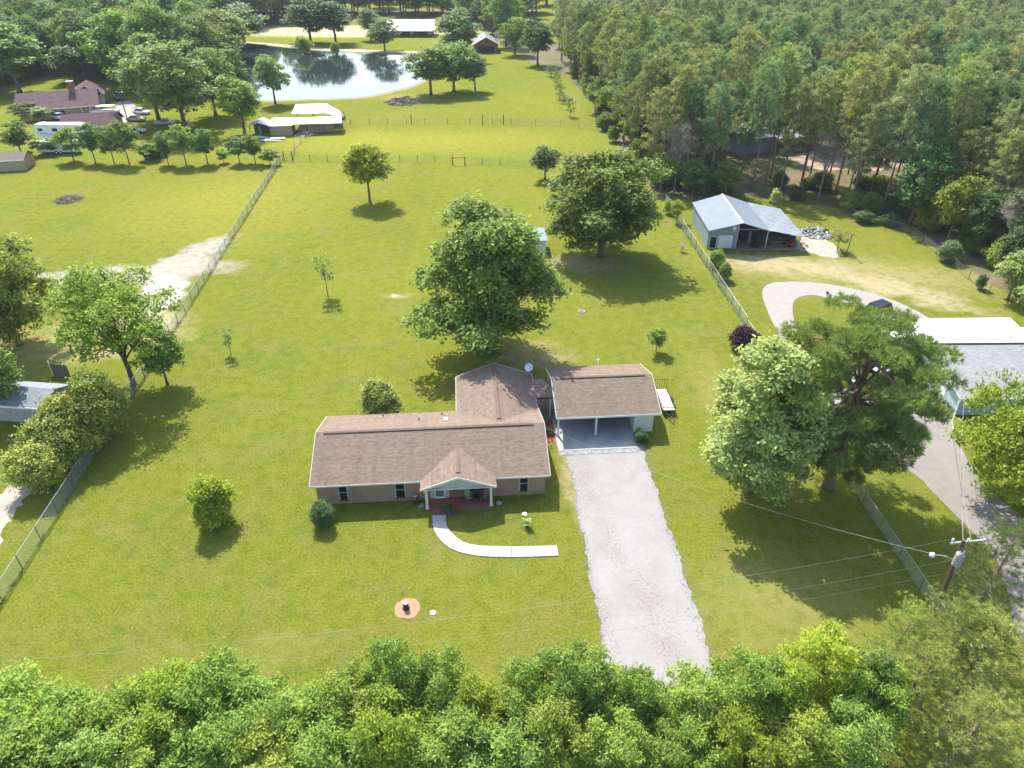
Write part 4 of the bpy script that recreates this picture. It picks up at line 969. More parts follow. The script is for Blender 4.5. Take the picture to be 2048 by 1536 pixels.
def potted(label, loc, pot_mat, leaf_mat, r=.22, hh=.35, pr=.35, seed=5):
    t = thing('potted_plant', label, 'potted plant', (loc.x, loc.y, 0))
    mb = MB(); mb.tube([(0, 0, 0), (0, 0, hh*.5), (0, 0, hh)], [r*.7, r, r*.95], 12); mb.build('pot', pot_mat, t)
    me, LB = crown_mesh('plant_leaves', seed, pr, hh, hh+pr*1.7, nl=6, lr=.5, n_clump=26, per=9, leaf=.09, sig=.08); link('foliage', me, leaf_mat, t)
potted('blue pot of dark leaves right of the porch step', hp(11.6, -1.45), M['ceramic_blue'], M['leaf_dark'], .24, .36, .32, 5)
potted('small second pot of leaves beside the blue pot by the step', hp(11.25, -1.28) + Vector((.02, .05, 0)), M['black'], M['leaf'], .14, .26, .22, 6)
t = thing('bird_bath', 'small white bird bath on the lawn at the edge of the house shade', 'bird bath', at(1049, 1037))
mb = MB(); mb.tube([(0, 0, 0), (0, 0, .06), (0, 0, .45)], [.14, .06, .05], 8); mb.build('pedestal', M['stone'], t)
mb = MB(); mb.tube([(0, 0, .45), (0, 0, .55)], [.08, .20], 12); mb.build('bowl', M['white'], t)
potted('little plant in a dark pot on the lawn beside the bird bath', at(1054, 1054), M['black'], M['leaf_pale'], .15, .22, .36, 8)

# dish
t = thing('satellite_dish', 'white satellite dish at the rear right corner of the brick house', 'satellite dish', hp(19.9, 15.7), HA)
mb = MB(); mb.tube([(0, 0, 2.3), (0, .1, 3.3), (0, 0, 3.5)], .03, 6); mb.tube([(-.5, -.2, 2.6), (0, 0, 3.2)], .02, 5); mb.build('mast', M['galv_dark'], t)
mb = MB(); ctr = Vector((0, 0, 3.65)); nd = Vector((.35, -.75, .45)).normalized(); uu = nd.cross(Vector((0, 0, 1))).normalized(); vv = nd.cross(uu)
vs = [ctr-nd*.12]; fs = []
for k, rr in enumerate((.2, .36, .48)):
    for j in range(16): a = j*math.pi/8; vs.append(ctr-nd*(.12-.12*(rr/.48)**2)+uu*math.cos(a)*rr+vv*math.sin(a)*rr*.9)
fs += [(0, 1+j, 1+(j+1) % 16) for j in range(16)]
for k in range(2): fs += [(1+k*16+j, 1+(k+1)*16+j, 1+(k+1)*16+(j+1) % 16, 1+k*16+(j+1) % 16) for j in range(16)]
mb.add(vs, fs); di = mb.build('dish', M['lamp_glass'], t, True); sm_ = di.modifiers.new('thickness', 'SOLIDIFY'); sm_.thickness = .012
mb = MB(); mb.tube([ctr-vv*-.4, ctr+nd*.45], .015, 5); mb.obox(ctr+nd*.45, .07, .07, .12); mb.build('feed_arm', M['galv_dark'], t)

# ---- carport with store room
c = thing('carport', 'two bay carport with brown shingle roof and white store room', 'carport', hp(21.9, 8.3), HA)
CW, CD, CZ = 10.15, 9.2, 4.02
cf = roof_slope(c, (0, 0, EZ), (CW, 0, EZ), (0, 4.6, CZ), (CW, 4.6, CZ), SH, 7)
cb_ = roof_slope(c, (0, CD, EZ), (CW, CD, EZ), (0, 4.6, CZ), (CW, 4.6, CZ), SH, 8)
ridge_vent('x', .9, CW-.7, 4.6, CZ, cf)
mb = MB(); mb.box(-.03, CW+.03, -.045, -.004, 2.25, 2.44); mb.box(-.03, CW+.03, CD+.004, CD+.04, 2.25, 2.44); mb.build('fascia', M['white'], c)
for x, d in ((-.005, -.035), (CW+.005, .035)):
    rake((x, -.04, EZ), (x, 4.6, CZ), (d, 0, 0), c); rake((x, 4.6, CZ), (x, CD+.04, EZ), (d, 0, 0), c)
    xi = x-d*6; mb = MB(); mb.slab([(xi, .3, 2.3), (xi, CD-.3, 2.3), (xi, 4.6, CZ-.17)], .05, (1 if d > 0 else -1, 0, 0)); mb.build('gable', M['white'], c)
for x in (.25, 3.95):
    mb = MB(); mb.box(x-.08, x+.08, .25, .41, -.02, 2.28); mb.box(x-.12, x+.12, .21, .45, -.02, .12); mb.build('post', M['white'], c)
mb = MB(); mb.box(.18, .32, CD-.45, CD-.31, -.02, 2.28); mb.build('post', M['white'], c)
mb = MB(); mb.box(.1, CW-.7, .22, .44, 2.12, 2.26); mb.build('beam', M['white'], c)
mb = MB(); mb.box(7.75, CW-.55, .45, CD-.5, -.02, 2.28); mb.build('store_room', M['white'], c)
mb = MB(); mb.box(2.6, 7.72, CD-.62, CD-.5, -.02, 2.28); mb.build('rear_wall', M['white'], c)
mb = MB(); mb.box(.0, 7.72, -2.05, 4.0, -.1, .055); mb.box(.0, 7.72, 4.01, CD-.64, -.1, .055); mb.build('floor_slab', M['slab_grey'], c)
mb = MB(); mb.box(-.0, 7.72, -2.7, -2.06, -.1, .03); mb.build('apron', plain('stained_apron', (.24,.24,.25), .9, .45, 3), c)
t = thing('stored_chair', 'folded dark chair hanging inside the carport against the store room', 'chair', hp(29.45, 12.6), HA)
mb = MB(); mb.obox((-.05, 0, 1.1), .08, .6, .9); mb.build('seat', M['galv_dark'], t); mb = MB(); mb.obox((-.12, 0, 1.1), .03, .5, .3); mb.build('strap', M['blue_paint'], t)
# link roof between the house and the carport, with its slab and the mulch bed
b = thing('breezeway', 'short shingled roof linking the brick house and the carport', 'breezeway', hp(20.32, 11.8), HA)
roof_slope(b, (-1.2, 0, 2.50), (1.9, 0, 2.50), (-1.2, 1.6, 2.95), (1.9, 1.6, 2.95), SH, 9, th=.1)
roof_slope(b, (-1.2, 2.6, 2.66), (1.9, 2.6, 2.66), (-1.2, 1.6, 2.95), (1.9, 1.6, 2.95), SH, 10, th=.1)
mb = MB(); mb.box(0, 1.5, -.04, -.004, 2.36, 2.5); mb.build('fascia', M['black'], b)
mb = MB(); mb.box(1.35, 1.47, .1, .22, 0, 2.4); mb.build('post', M['white'], b)
for nm, a, bb, mt in (('patio_slab', (20.0, 11.45), (21.95, 19.0), M['concrete']),):
    q = [hp(a[0], a[1]), hp(bb[0], a[1]), hp(bb[0], bb[1]), hp(a[0], bb[1])]; sheet(nm, q, .06, mt, .1)
q = [hp(20.0, 8.0), hp(21.85, 7.6), hp(21.9, 11.42), hp(20.0, 11.42)]; sheet('mulch_bed', rough([v.xy for v in q], .3, .05, seed=2), .035, M['mulch'], .05)
q = [hp(21.5, 7.7), hp(21.88, 7.7), hp(21.88, 5.5), hp(22.2, 4.6), hp(21.8, 5.2)]
for i, (x, y, s) in enumerate(((20.6, 11.0, .38), (21.2, 10.9, .34), (20.9, 9.2, .30), (21.4, 9.0, .26))):
    p = hp(x, y); me, LB = crown_mesh('bed_plant', 140+i, s, .05, s*1.7, nl=6, lr=.5, n_clump=24, per=9, leaf=.11, sig=.08)
    o = link('bed_plant', me, M['leaf_pale']); o.location = (p.x, p.y, 0)
    tag(o, ('pale leafed plant at the back left of the red mulch bed', 'pale leafed plant at the back right of the red mulch bed', 'small pale plant in the sunny front of the mulch bed', 'smallest pale plant in the mulch bed beside the carport')[i], 'plant')
# posts behind the carport
t = thing('yard_post', 'white and black post standing behind the carport', 'post', hp(27.7, 18.6), HA)
mb = MB(); mb.tube([(0, 0, 0), (0, 0, 1.6)], .07, 8); mb.build('lower_post', M['black'], t); mb = MB(); mb.tube([(0, 0, 1.6), (0, 0, 2.6)], .07, 8); mb.tube([(-.25, 0, 2.5), (.2, 0, 2.6)], .03, 5); mb.build('upper_post', M['white'], t)
t = thing('yard_pole', 'thin pale pole behind the left end of the carport', 'pole', hp(21.6, 18.4), HA); mb = MB(); mb.tube([(0, 0, 0), (0, 0, 3.2)], .025, 6); mb.build('pole', M['wire_white'], t)

# ---- utility trailer beside the carport
t = thing('utility_trailer', 'open utility trailer with board floor and black rails beside the carport', 'trailer', hp(33.85, 11.35), HA-.02)
for k in range(8): mb = MB(); mb.box(-.62+k*.155, -.62+k*.155+.147, 0, 4.0, .56, .60); mb.build('plank', M['wood_deck'], t)
mb = MB(); mb.box(-.66, .66, -.05, -.004, .46, .62); mb.box(-.66, -.63, 0, 4.0, .46, .62); mb.box(.63, .66, 0, 4.0, .46, .62); mb.box(-.6, .6, .5, .6, .46, .555); mb.box(-.6, .6, 3.3, 3.4, .46, .555); mb.build('frame', M['black'], t)
mb = MB()
for s in (-.645, .645):
    mb.box(s-.02, s+.02, 0, 4.0, .93, .97)
    for k in range(5): mb.box(s-.018, s+.018, k*.99, k*.99+.035, .62, .93)
mb.box(-.64, .64, -.03, .01, .93, .97); mb.build('side_rail', M['black'], t)
mb = MB(); mb.box(-.64, .64, 4.02, 4.06, .6, .64); mb.box(-.64, .64, 4.02, 4.06, 1.75, 1.79)
for k in range(6): mb.box(-.64+k*.249, -.61+k*.249, 4.025, 4.055, .64, 1.75)
mb.build('ramp_gate', M['black'], t)
mb = MB(); mb.tube([(-.5, 0, .52), (0, -1.2, .5)], .04, 5); mb.tube([(.5, 0, .52), (0, -1.2, .5)], .04, 5); mb.tube([(0, -.9, .5), (0, -.9, 0)], .03, 6); mb.tube([(0, -1.15, .5), (0, -1.45, .52)], .05, 6); mb.build('tongue', M['black'], t)
for s in (-1, 1):
    mb = MB(); mb.tube([(s*.76-.1, 2.0, .33), (s*.76+.1, 2.0, .33)], .33, 16); w_ = mb.build('wheel', M['rubber'], t); mb = MB(); mb.tube([(s*.76-.105, 2.0, .33), (s*.76+.105, 2.0, .33)], .17, 10); mb.build('rim', M['white'], w_)
    mb = MB(); mb.slab([(s*.76-.14, 1.55, .58), (s*.76+.14, 1.55, .58), (s*.76+.14, 1.75, .74), (s*.76-.14, 1.75, .74)], .03); mb.slab([(s*.76-.14, 1.75, .74), (s*.76+.14, 1.75, .74), (s*.76+.14, 2.25, .74), (s*.76-.14, 2.25, .74)], .03); mb.slab([(s*.76-.14, 2.25, .74), (s*.76+.14, 2.25, .74), (s*.76+.14, 2.45, .58), (s*.76-.14, 2.45, .58)], .03); mb.build('fender', M['black'], t)

# ---- small things on the front lawn
p = at(815, 1217)
q = [(p.x+.95*math.cos(a)*rnd.uniform(.93, 1.07), p.y+.95*math.sin(a)*rnd.uniform(.93, 1.07)) for a in [i*math.pi/16 for i in range(32)]]
sheet('mulch_ring', q, .03, M['mulch_pale'], .05)
t = thing('tree_stump', 'cut tree stump with pale top in the mulch ring on the front lawn', 'stump', (p.x-.1, p.y, 0))
mb = MB(); mb.tube([(0, 0, 0), (0, 0, .12), (0, 0, .62)], [.30, .22, .20], 12); mb.build('trunk', M['black'], t)
mb = MB(); mb.disc((0, 0, .62), .20, .02, 12); mb.build('cut_top', M['stone'], t)
t = thing('iron_lantern', 'thin bent metal stake by the stump ring', 'stake', at(803, 1188)); mb = MB(); mb.tube([(0, 0, 0), (.06, .1, .25), (.16, .25, .42)], [.035, .04, .02], 6); mb.build('stake', M['wire_white'], t)
t = thing('water_meter_lid', 'small grey green round lid right of the stump ring', 'lid', at(866, 1226)); mb = MB(); mb.disc((0, 0, 0), .20, .06, 14); mb.build('lid', M['galv'], t)
t = thing('septic_lid', 'round grey concrete lid in the lawn behind the carport', 'lid', at(1163, 623)); mb = MB(); mb.disc((0, 0, 0), .45, .08, 16); mb.build('rim', M['stone'], t); mb = MB(); mb.disc((0, 0, .08), .32, .03, 14); mb.build('lid', M['galv_dark'], t)

# ---- white shed between the two large trees
s0 = at(1040, 508); t = thing('garden_shed', 'small shed with flat pale roof between the two large dark trees', 'shed', (s0.x, s0.y, 0), HA)
mb = MB(); mb.box(0, 3.9, 0, 4.0, -.05, 2.0); mb.build('wall', M['white'], t)
mb = MB(); mb.slab([(-.25, -.35, 2.15), (4.15, -.35, 2.15), (4.15, 4.3, 2.5), (-.25, 4.3, 2.5)], .1); mb.build('roof', M['metal_blue'], t)
mb = MB(); mb.box(2.2, 3.4, -.03, -.004, .1, 1.85); mb.build('door', M['trim'], t)

# ---- blue grey metal barn
b0 = at(1413, 497); t = thing('metal_barn', 'blue grey metal barn with open bays and lean to roof', 'barn', (b0.x, b0.y, 0), math.radians(-1.0))
W1, D1, EZ1, RZ1, W2, EZ2 = 8.9, 11.8, 3.2, 4.7, 5.3, 2.2
mb = MB(); mb.slab([(-.3, -1.0, EZ1), (W1*.5, -1.6, RZ1), (W1*.5, D1+.2, RZ1), (-.3, D1+.2, EZ1)], .08)
for k in range(40): y = -1.2+k*.33; mb.slab([(-.3, max(-1.0, y), EZ1+.02), (-.3, max(-1.0, y)+.05, EZ1+.02), (W1*.5, y+.05, RZ1+.02), (W1*.5, y, RZ1+.02)], .03)
mb.build('roof', M['metal_blue'], t)
mb = MB(); mb.slab([(W1, -1.0, EZ1+.05), (W1, D1+.2, EZ1+.05), (W1*.5, D1+.2, RZ1), (W1*.5, -1.6, RZ1)], .08)
for k in range(40): y = -1.2+k*.33; mb.slab([(W1, max(-1.0, y), EZ1+.07), (W1*.5, y, RZ1+.02), (W1*.5, y+.05, RZ1+.02), (W1, max(-1.0, y)+.05, EZ1+.07)], .03)
mb.build('roof', M['metal_blue'], t)
mb = MB(); mb.prism_y([(W1*.5-.2, RZ1-.02), (W1*.5, RZ1+.08), (W1*.5+.2, RZ1-.02)], -1.6, D1+.2); mb.build('ridge_cap', M['metal_white'], t)
for j in range(7):   # overlapping tin sheets of the lean-to
    for k in range(9):
        y0 = -.9+k*1.45; x0 = W1+.0+j*.78; z0 = EZ1-.0-(x0-W1)*(EZ1-EZ2)/W2+.02*(j % 2)
        dz = (EZ1-EZ2)/W2
        mb = MB(); o1 = rnd.uniform(-.04, .04); mb.slab([(x0, y0+o1, z0+.05), (x0+.9, y0+o1, z0-.9*dz+.09), (x0+.9, y0+1.42+o1, z0-.9*dz+.09), (x0, y0+1.42+o1, z0+.05)], .025); mb.build('tin_sheet', M['metal_grey'] if (j*5+k*3) % 4 else M['metal_blue'], t)
mb = MB(); mb.box(0, .08, 0, D1, -.05, EZ1-.05)
for k in range(34): mb.box(-.03, -.004, k*.35, k*.35+.06, 0, EZ1-.1)
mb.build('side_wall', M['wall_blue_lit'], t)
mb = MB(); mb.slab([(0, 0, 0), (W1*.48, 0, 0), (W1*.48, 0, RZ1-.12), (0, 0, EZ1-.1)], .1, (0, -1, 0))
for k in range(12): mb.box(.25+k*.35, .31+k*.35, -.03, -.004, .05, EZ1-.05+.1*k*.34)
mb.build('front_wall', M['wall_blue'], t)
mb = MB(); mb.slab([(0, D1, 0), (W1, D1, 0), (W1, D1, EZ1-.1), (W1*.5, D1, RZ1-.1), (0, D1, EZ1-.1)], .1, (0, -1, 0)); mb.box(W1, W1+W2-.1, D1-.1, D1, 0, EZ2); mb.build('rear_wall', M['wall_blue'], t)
mb = MB(); mb.box(W1*.48-.1, W1*.48, .1, D1, 0, 3.2); mb.build('inner_wall', M['wall_blue'], t)
mb = MB(); mb.box(W1+W2-.12, W1+W2-.04, 2.0, D1-.1, 0, EZ2-.05); mb.build('side_wall', M['wall_blue'], t)
mb = MB(); mb.box(1.55, 3.75, -.08, -.035, .15, 2.15); d_ = mb.build('roller_door', M['white_door'], t); mb = MB()
for k in range(8): mb.box(1.6, 3.7, -.088, -.081, .35+k*.24, .37+k*.24)
mb.build('door_rib', M['metal_white'], d_)
mb = MB(); mb.box(.25, .31, -.08, -.035, .1, 2.0); mb.box(1.3, 1.36, -.08, -.035, .1, 2.0); mb.box(.31, 1.3, -.08, -.035, 1.94, 2.0); mb.box(.31, 1.3, -.08, -.035, .1, .16); d_ = mb.build('door', M['white'], t); mb = MB(); mb.box(.31, 1.3, -.06, -.036, .16, 1.94); mb.build('door_pane', M['glass'], d_)
mb = MB(); mb.box(3.5, 4.05, -.08, -.035, 3.0, 3.6); mb.build('wall_sign', M['white_door'], t)
mb = MB(); mb.box(4.0, W1+.1, -.12, -.02, EZ1-.12, EZ1+.02); mb.build('lintel', M['metal_blue'], t)
for x, hh in ((W1*.48+.06, RZ1-.3), (W1+.02, EZ1-.05), (W1+W2-.2, EZ2-.1)):
    mb = MB(); mb.box(x-.07, x+.07, -.14, 0, 0, hh); mb.build('post', M['metal_white'], t)
mb = MB(); mb.box(W1*.48, W1+W2, -.4, D1-.1, -.1, .07); mb.build('floor_slab', M['asphalt_pale'], t)
def bp(x, y): q = Matrix.Translation((b0.x, b0.y, 0)) @ Matrix.Rotation(math.radians(-1.0), 4, 'Z') @ Vector((x, y, 0)); return q
def clutter(name, label, cat, x, y, items, rz=0.0):
    t = thing(name, label, cat, bp(x, y)+Vector((0, 0, .07)), rz)
    for nm, cc, sx, sy, sz, r_, mt in items: mb = MB(); mb.obox(cc, sx, sy, sz, r_); mb.build(nm, M[mt], t)
clutter('tool_shelf', 'cluttered tool shelf inside the left bay of the barn', 'shelf', 5.0, 3.0, [('board', (0, 0, z), 1.6, .5, .04, 0, 'wood_post') for z in (.4, .9, 1.4, 1.9)]+[('upright', (x, 0, 1.0), .05, .5, 2.0, 0, 'galv_dark') for x in (-.8, .8)])
for i, (x, y, z, mt) in enumerate(((4.6, 2.9, .47, 'red_paint'), (5.1, 2.9, .97, 'white'), (5.4, 3.0, 1.47, 'orange'), (4.8, 2.9, 1.47, 'white'), (5.2, 3.0, .47, 'blue_paint'))):
    tb = thing('paint_can', ('red can on the lowest board of the barn shelf', 'white can on the second board of the barn shelf', 'orange can on the third board of the barn shelf', 'white can on the third board of the barn shelf', 'blue can on the lowest board of the barn shelf')[i], 'can', bp(x, y)+Vector((0, 0, z+.02))); mb = MB(); mb.disc((0, 0, 0), .13, .28, 10); mb.build('can', M[mt], tb); mb = MB(); mb.disc((0, 0, .28), .135, .02, 10); mb.build('lid', M['galv'], tb)
clutter('ladder', 'pale ladder leaning in the left bay of the barn', 'ladder', 6.9, 1.8, [('rail', (-.2, 0, 1.0), .05, .05, 2.2, .0, 'wire_white'), ('rail', (.2, 0, 1.0), .05, .05, 2.2, .0, 'wire_white')]+[('rung', (0, 0, .2+.3*k), .4, .04, .04, 0, 'wire_white') for k in range(6)], .4)
def mower(label, x, y, rz, mt):
    t = thing('riding_mower', label, 'mower', bp(x, y)+Vector((0, 0, .07)), rz)
    mb = MB(); mb.prism_x([(-.8, .3), (-.8, .62), (-.65, .75), (-.1, .78), (0, .5), (.5, .5), (.62, .3)], -.3, .3); mb.build('body', M[mt], t)
    mb = MB(); mb.obox((0, .38, .66), .45, .42, .1); mb.obox((0, .6, .85), .45, .08, .4); mb.build('seat', M['black'], t)
    mb = MB(); mb.tube([(0, -.15, .7), (0, 0, .95)], .03, 6); mb.tube([(-.16, 0, .95), (0, .1, .97), (.16, 0, .95)], .02, 5); mb.build('steering_wheel', M['black'], t)
    mb = MB(); mb.obox((0, -.05, .2), 1.15, .8, .14); mb.build('deck', M[mt], t)
    for yy_, r in ((-.6, .2), (.45, .28)):
        for s in (-1, 1): mb = MB(); mb.tube([(s*.42-.09, yy_, r), (s*.42+.09, yy_, r)], r, 12); mb.build('wheel', M['rubber'], t)
mower('red riding mower parked under the right end of the barn lean to', 12.9, 1.2, .5, 'red_paint')
mower('black riding mower inside the left bay of the barn', 7.6, .9, -.4, 'black')
clutter('push_cart', 'low dark cart in the lean to of the barn', 'cart', 9.6, 1.6, [('tray', (0, 0, .35), .9, .5, .12, 0, 'galv_dark'), ('leg', (-.35, 0, .15), .06, .4, .3, 0, 'black'), ('leg', (.35, 0, .15), .06, .4, .3, 0, 'black')])
def pile(name, label, cat, loc, r, n, mats, hgt_=.5, ln=1.2, seed=1, rad=.04):
    rr = random.Random(seed); t = thing(name, label, cat, (loc.x, loc.y, 0))
    per = {}
    for i in range(n):
        m_ = mats[i % len(mats)]; mb = per.setdefault(m_, MB()); a = rr.uniform(0, 6.28); d = r*math.sqrt(rr.random()); z = hgt_*(1-d/r)*rr.uniform(.2, 1)+.05
        x, y = math.cos(a)*d, math.sin(a)*d; b = rr.uniform(0, 6.28); l = ln*rr.uniform(.4, 1)/2; dz = rr.uniform(-.25, .25)*l
        mb.tube([(x-math.cos(b)*l, y-math.sin(b)*l, max(.03, z-dz)), (x, y, z+.05), (x+math.cos(b)*l, y+math.sin(b)*l, max(.03, z+dz))], [rad, rad*1.1, rad*.6], 4)
    for m_, mb in per.items(): o = mb.build('sticks', M[m_], t); o['kind'] = 'stuff'
    return t
pile('rubble_pile', 'grey heap of stones and scrap beyond the right side of the barn', 'rubble', at(1632, 467), 2.6, 120, ['stone', 'galv', 'stone', 'galv_dark'], .9, .9, 3, .14)
pile('brush_pile', 'low heap of dead brush in the far left field', 'brush pile', at(136, 400), 2.2, 150, ['twig', 'bark_pale', 'bark'], .9, 1.9, 4)
pile('log_pile', 'heap of pale logs and branches near the pond, right of the white sheds', 'log pile', at(806, 205), 4.2, 150, ['twig', 'bark_pale', 'bark'], 1.8, 3.4, 5, .11)
pile('scrap_pile', 'scattered scrap beside the right bay of the barn', 'scrap', bp(14.6, 1.5), 1.3, 30, ['red_paint', 'galv_dark', 'stone'], .35, .7, 6, .06)
t = thing('yard_light', 'dark slanting pole right of the concrete pad by the barn', 'pole', at(1691, 512)); mb = MB(); mb.tube([(0, 0, 0), (.15, 0, 3.4)], .06, 6); mb.build('pole', M['black'], t); mb = MB(); mb.obox((.2, -.1, 3.45), .5, .3, .12); mb.build('lamp_head', M['galv_dark'], t)
t = thing('mailbox_post', 'small dark box on a post at the inner edge of the concrete loop', 'box', at(1652, 597)); mb = MB(); mb.box(-.04, .04, -.04, .04, 0, .7); mb.build('post', M['white'], t); mb = MB(); mb.obox((0, 0, .85), .22, .4, .28); mb.build('box', M['black'], t)

# ---- grey roofed neighbour house at the right
g0 = at(1922, 797, 2.5); t = thing('grey_roofed_house', 'long pale house with grey shingle roof cut by the right edge', 'house', (g0.x, g0.y, 0), math.radians(1.0))
LH = 26
roof_slope(t, (0, 0, 2.5), (LH, 0, 2.5), (0, 7.4, 4.5), (LH, 7.4, 4.5), M['shingle_grey'], 31, tw=.33, ex=.16)
roof_slope(t, (0, 11.0, 3.45), (LH, 11.0, 3.45), (0, 7.4, 4.5), (LH, 7.4, 4.5), M['roof_pale'], 32, shingles=False)
mb = MB(); mb.slab([(-1.6, 11.0, 3.30), (13.5, 11.0, 3.30), (15.2, 16.8, 2.6), (-2.6, 16.8, 2.6)], .12); mb.build('rear_roof', M['roof_white'], t)
mb = MB(); mb.prism_x([(7.2, 4.5), (7.4, 4.58), (7.6, 4.5)], .3, LH); mb.build('ridge_cap', M['black'], t)
mb = MB(); mb.box(.5, LH-.4, .7, 14.8, -.1, 2.4); mb.add([(.5, .7, 2.4), (.5, 11, 2.4), (.5, 11, 3.2), (.5, 7.4, 4.3)], [(0, 1, 2, 3)]); mb.build('wall', M['wall_blue_lit'], t)
mb = MB(); mb.box(-.04, LH, -.05, -.004, 2.3, 2.49); mb.build('fascia', M['white'], t); rake((-.005, -.04, 2.5), (-.005, 7.4, 4.5), (-.04, 0, 0), t); rake((-.005, 7.4, 4.5), (-.005, 11, 3.45), (-.04, 0, 0), t)
mb = MB(); mb.tube([(-.1, -.05, 2.3), (-.7, -1.0, .35), (-1.0, -1.9, .15)], .06, 6); mb.build('downspout', M['white'], t)
mb = MB(); mb.box(.47, .495, 3.0, 4.0, .1, 2.1); mb.build('door', M['white'], t); mb = MB(); mb.box(.47, .495, 5.2, 6.3, 1.0, 2.0); mb.build('window', M['glass'], t)
mb = MB(); mb.tube([(9.5, 8.6, 4.0), (9.5, 8.6, 4.7)], .05, 6); mb.build('vent_pipe', M['galv_dark'], t)
for x in (-1.4, 5, 12): mb = MB(); mb.box(x-.08, x+.08, 16.3, 16.46, 0, 2.5); mb.build('post', M['white'], t)

# ---- vehicles
def car(label, loc, rz, mat, kind='sedan', name='parked_car', group=None):
    t = thing(name, label, 'pickup' if kind == 'pickup' else 'car', (loc.x, loc.y, 0), rz, group); Lc, Wc = (4.7, 1.8) if kind == 'sedan' else (5.0, 1.95); hl, hw = Lc/2, Wc/2
    lift = .0 if kind == 'sedan' else .18
    prof = [(-hl, .35+lift), (-hl, .72+lift), (-hl+.15, .88+lift), (-.9, .95+lift), (1.0, .98+lift), (hl-.1, .92+lift), (hl, .7+lift), (hl, .35+lift)]
    mb = MB(); mb.prism_y([(x, z) for x, z in prof], -hw, hw); bd = mb.build('body', mat, t)
    bv = bd.modifiers.new('bevel', 'BEVEL'); bv.width = .07; bv.segments = 2; bv.limit_method = 'ANGLE'
    if kind == 'sedan': cab = [(-.95, .95), (-.35, 1.42), (.95, 1.44), (1.7, .97)]; 
    elif kind == 'suv': cab = [(-.95, 1.12), (-.35, 1.75), (2.0, 1.76), (2.35, 1.12)]
    else: cab = [(-.95, 1.12), (-.35, 1.72), (.65, 1.74), (.8, 1.14)]
    k = len(cab); vs = [(x, -hw+.10+(.16 if i in (1, 2) else 0), z) for i, (x, z) in enumerate(cab)]+[(x, hw-.10-(.16 if i in (1, 2) else 0), z) for i, (x, z) in enumerate(cab)]
    mb = MB(); mb.add(vs, [tuple(range(k)), tuple(range(2*k-1, k-1, -1))]+[(i, i+k, (i+1) % k+k, (i+1) % k) for i in range(k)]); mb.build('windows', M['glass'], t)
    mb = MB(); x0, z0 = cab[1]; x1, z1 = cab[2]; mb.box(x0-.02, x1+.02, -hw+.24, hw-.24, z1-.01, z1+.05)
    for s in (-1, 1):
        for x in (cab[1][0], (x0+x1)/2, cab[2][0]): mb.tube([(x+(-.3 if x == x0 else .15 if x == x1 else 0), s*(hw-.12), cab[0][1]), (x, s*(hw-.25), z1)], .035, 4)
    mb.build('roof', mat, t)
    if kind == 'pickup': mb = MB(); mb.box(.95, hl-.12, -hw+.14, hw-.14, 1.14, 1.165); mb.build('bed', M['black'], t)
    for x in (-hl+.85, hl-.9):
        for s in (-1, 1):
            mb = MB(); mb.tube([(x, s*(hw-.2), .33+lift*.3), (x, s*(hw+.01), .33+lift*.3)], .33+lift*.3, 14); w_ = mb.build('wheel', M['rubber'], t); mb = MB(); mb.tube([(x, s*(hw-.1), .33+lift*.3), (x, s*(hw+.02), .33+lift*.3)], .19, 10); mb.build('rim', M['galv'], w_)
    for s in (-1, 1):
        mb = MB(); mb.box(-hl-.012, -hl+.05, s*(hw-.35)-.18, s*(hw-.35)+.18, .62+lift, .75+lift); mb.build('headlight', M['lamp_glass'], t)
        mb = MB(); mb.box(hl-.05, hl+.012, s*(hw-.3)-.14, s*(hw-.3)+.14, .62+lift, .78+lift); mb.build('taillight', M['red_paint'], t)
    return t
car('dark car on the concrete loop behind the big pine', at(1745, 634), .5, M['car_black'], 'suv')
car('silver car under the big pine beside the grey roofed house', at(1762, 806), .15, M['car_white'], 'sedan')
car('white car parked on the drive above the silver car, behind the big pine', at(1738, 770), .1, M['car_silver'], 'suv')
car('black off road car at the upper end of the lane by the maroon roofed house', at(238, 200), 2.2, M['car_black'], 'suv')
car('white sedan beside the trees at the left farmyard', at(284, 228), 2.9, M['car_white'], 'sedan')
car('tan sedan in front of the white sedan at the left farmyard', at(274, 242), 3.1, M['car_tan'], 'sedan')
car('white pickup between the maroon roofed house and its garage', at(122, 240), 2.7, M['car_white'], 'pickup', 'parked_pickup')
car('light blue car half hidden in the trees right of the farmyard', at(330, 250), .2, M['car_silver'], 'sedan')
car('small dark car low in the grass behind the row of young trees', at(313, 315), .3, M['car_black'], 'sedan')
t = thing('pontoon_boat', 'white boat on a trailer beside the garage of the maroon roofed house', 'boat', (at(214, 232).x, at(214, 232).y, 0), .12)
mb = MB(); mb.prism_y([(-3.2, .9), (-3.6, 1.5), (3.2, 1.5), (3.2, .8), (-2.4, .6)], -1.1, 1.1); mb.build('hull', M['car_white'], t)
mb = MB(); mb.box(-1.8, 2.4, -1.15, 1.15, 2.5, 2.6); mb.build('canopy', M['metal_white'], t)
for x in (-1.6, 2.2):
    for s in (-1, 1): mb = MB(); mb.tube([(x, s, 1.5), (x, s, 2.5)], .04, 5); mb.build('canopy_post', M['galv'], t)
for s in (-1, 1): mb = MB(); mb.tube([(.8, s*.9, .35), (.8, s*1.1, .35)], .35, 12); mb.build('wheel', M['rubber'], t)
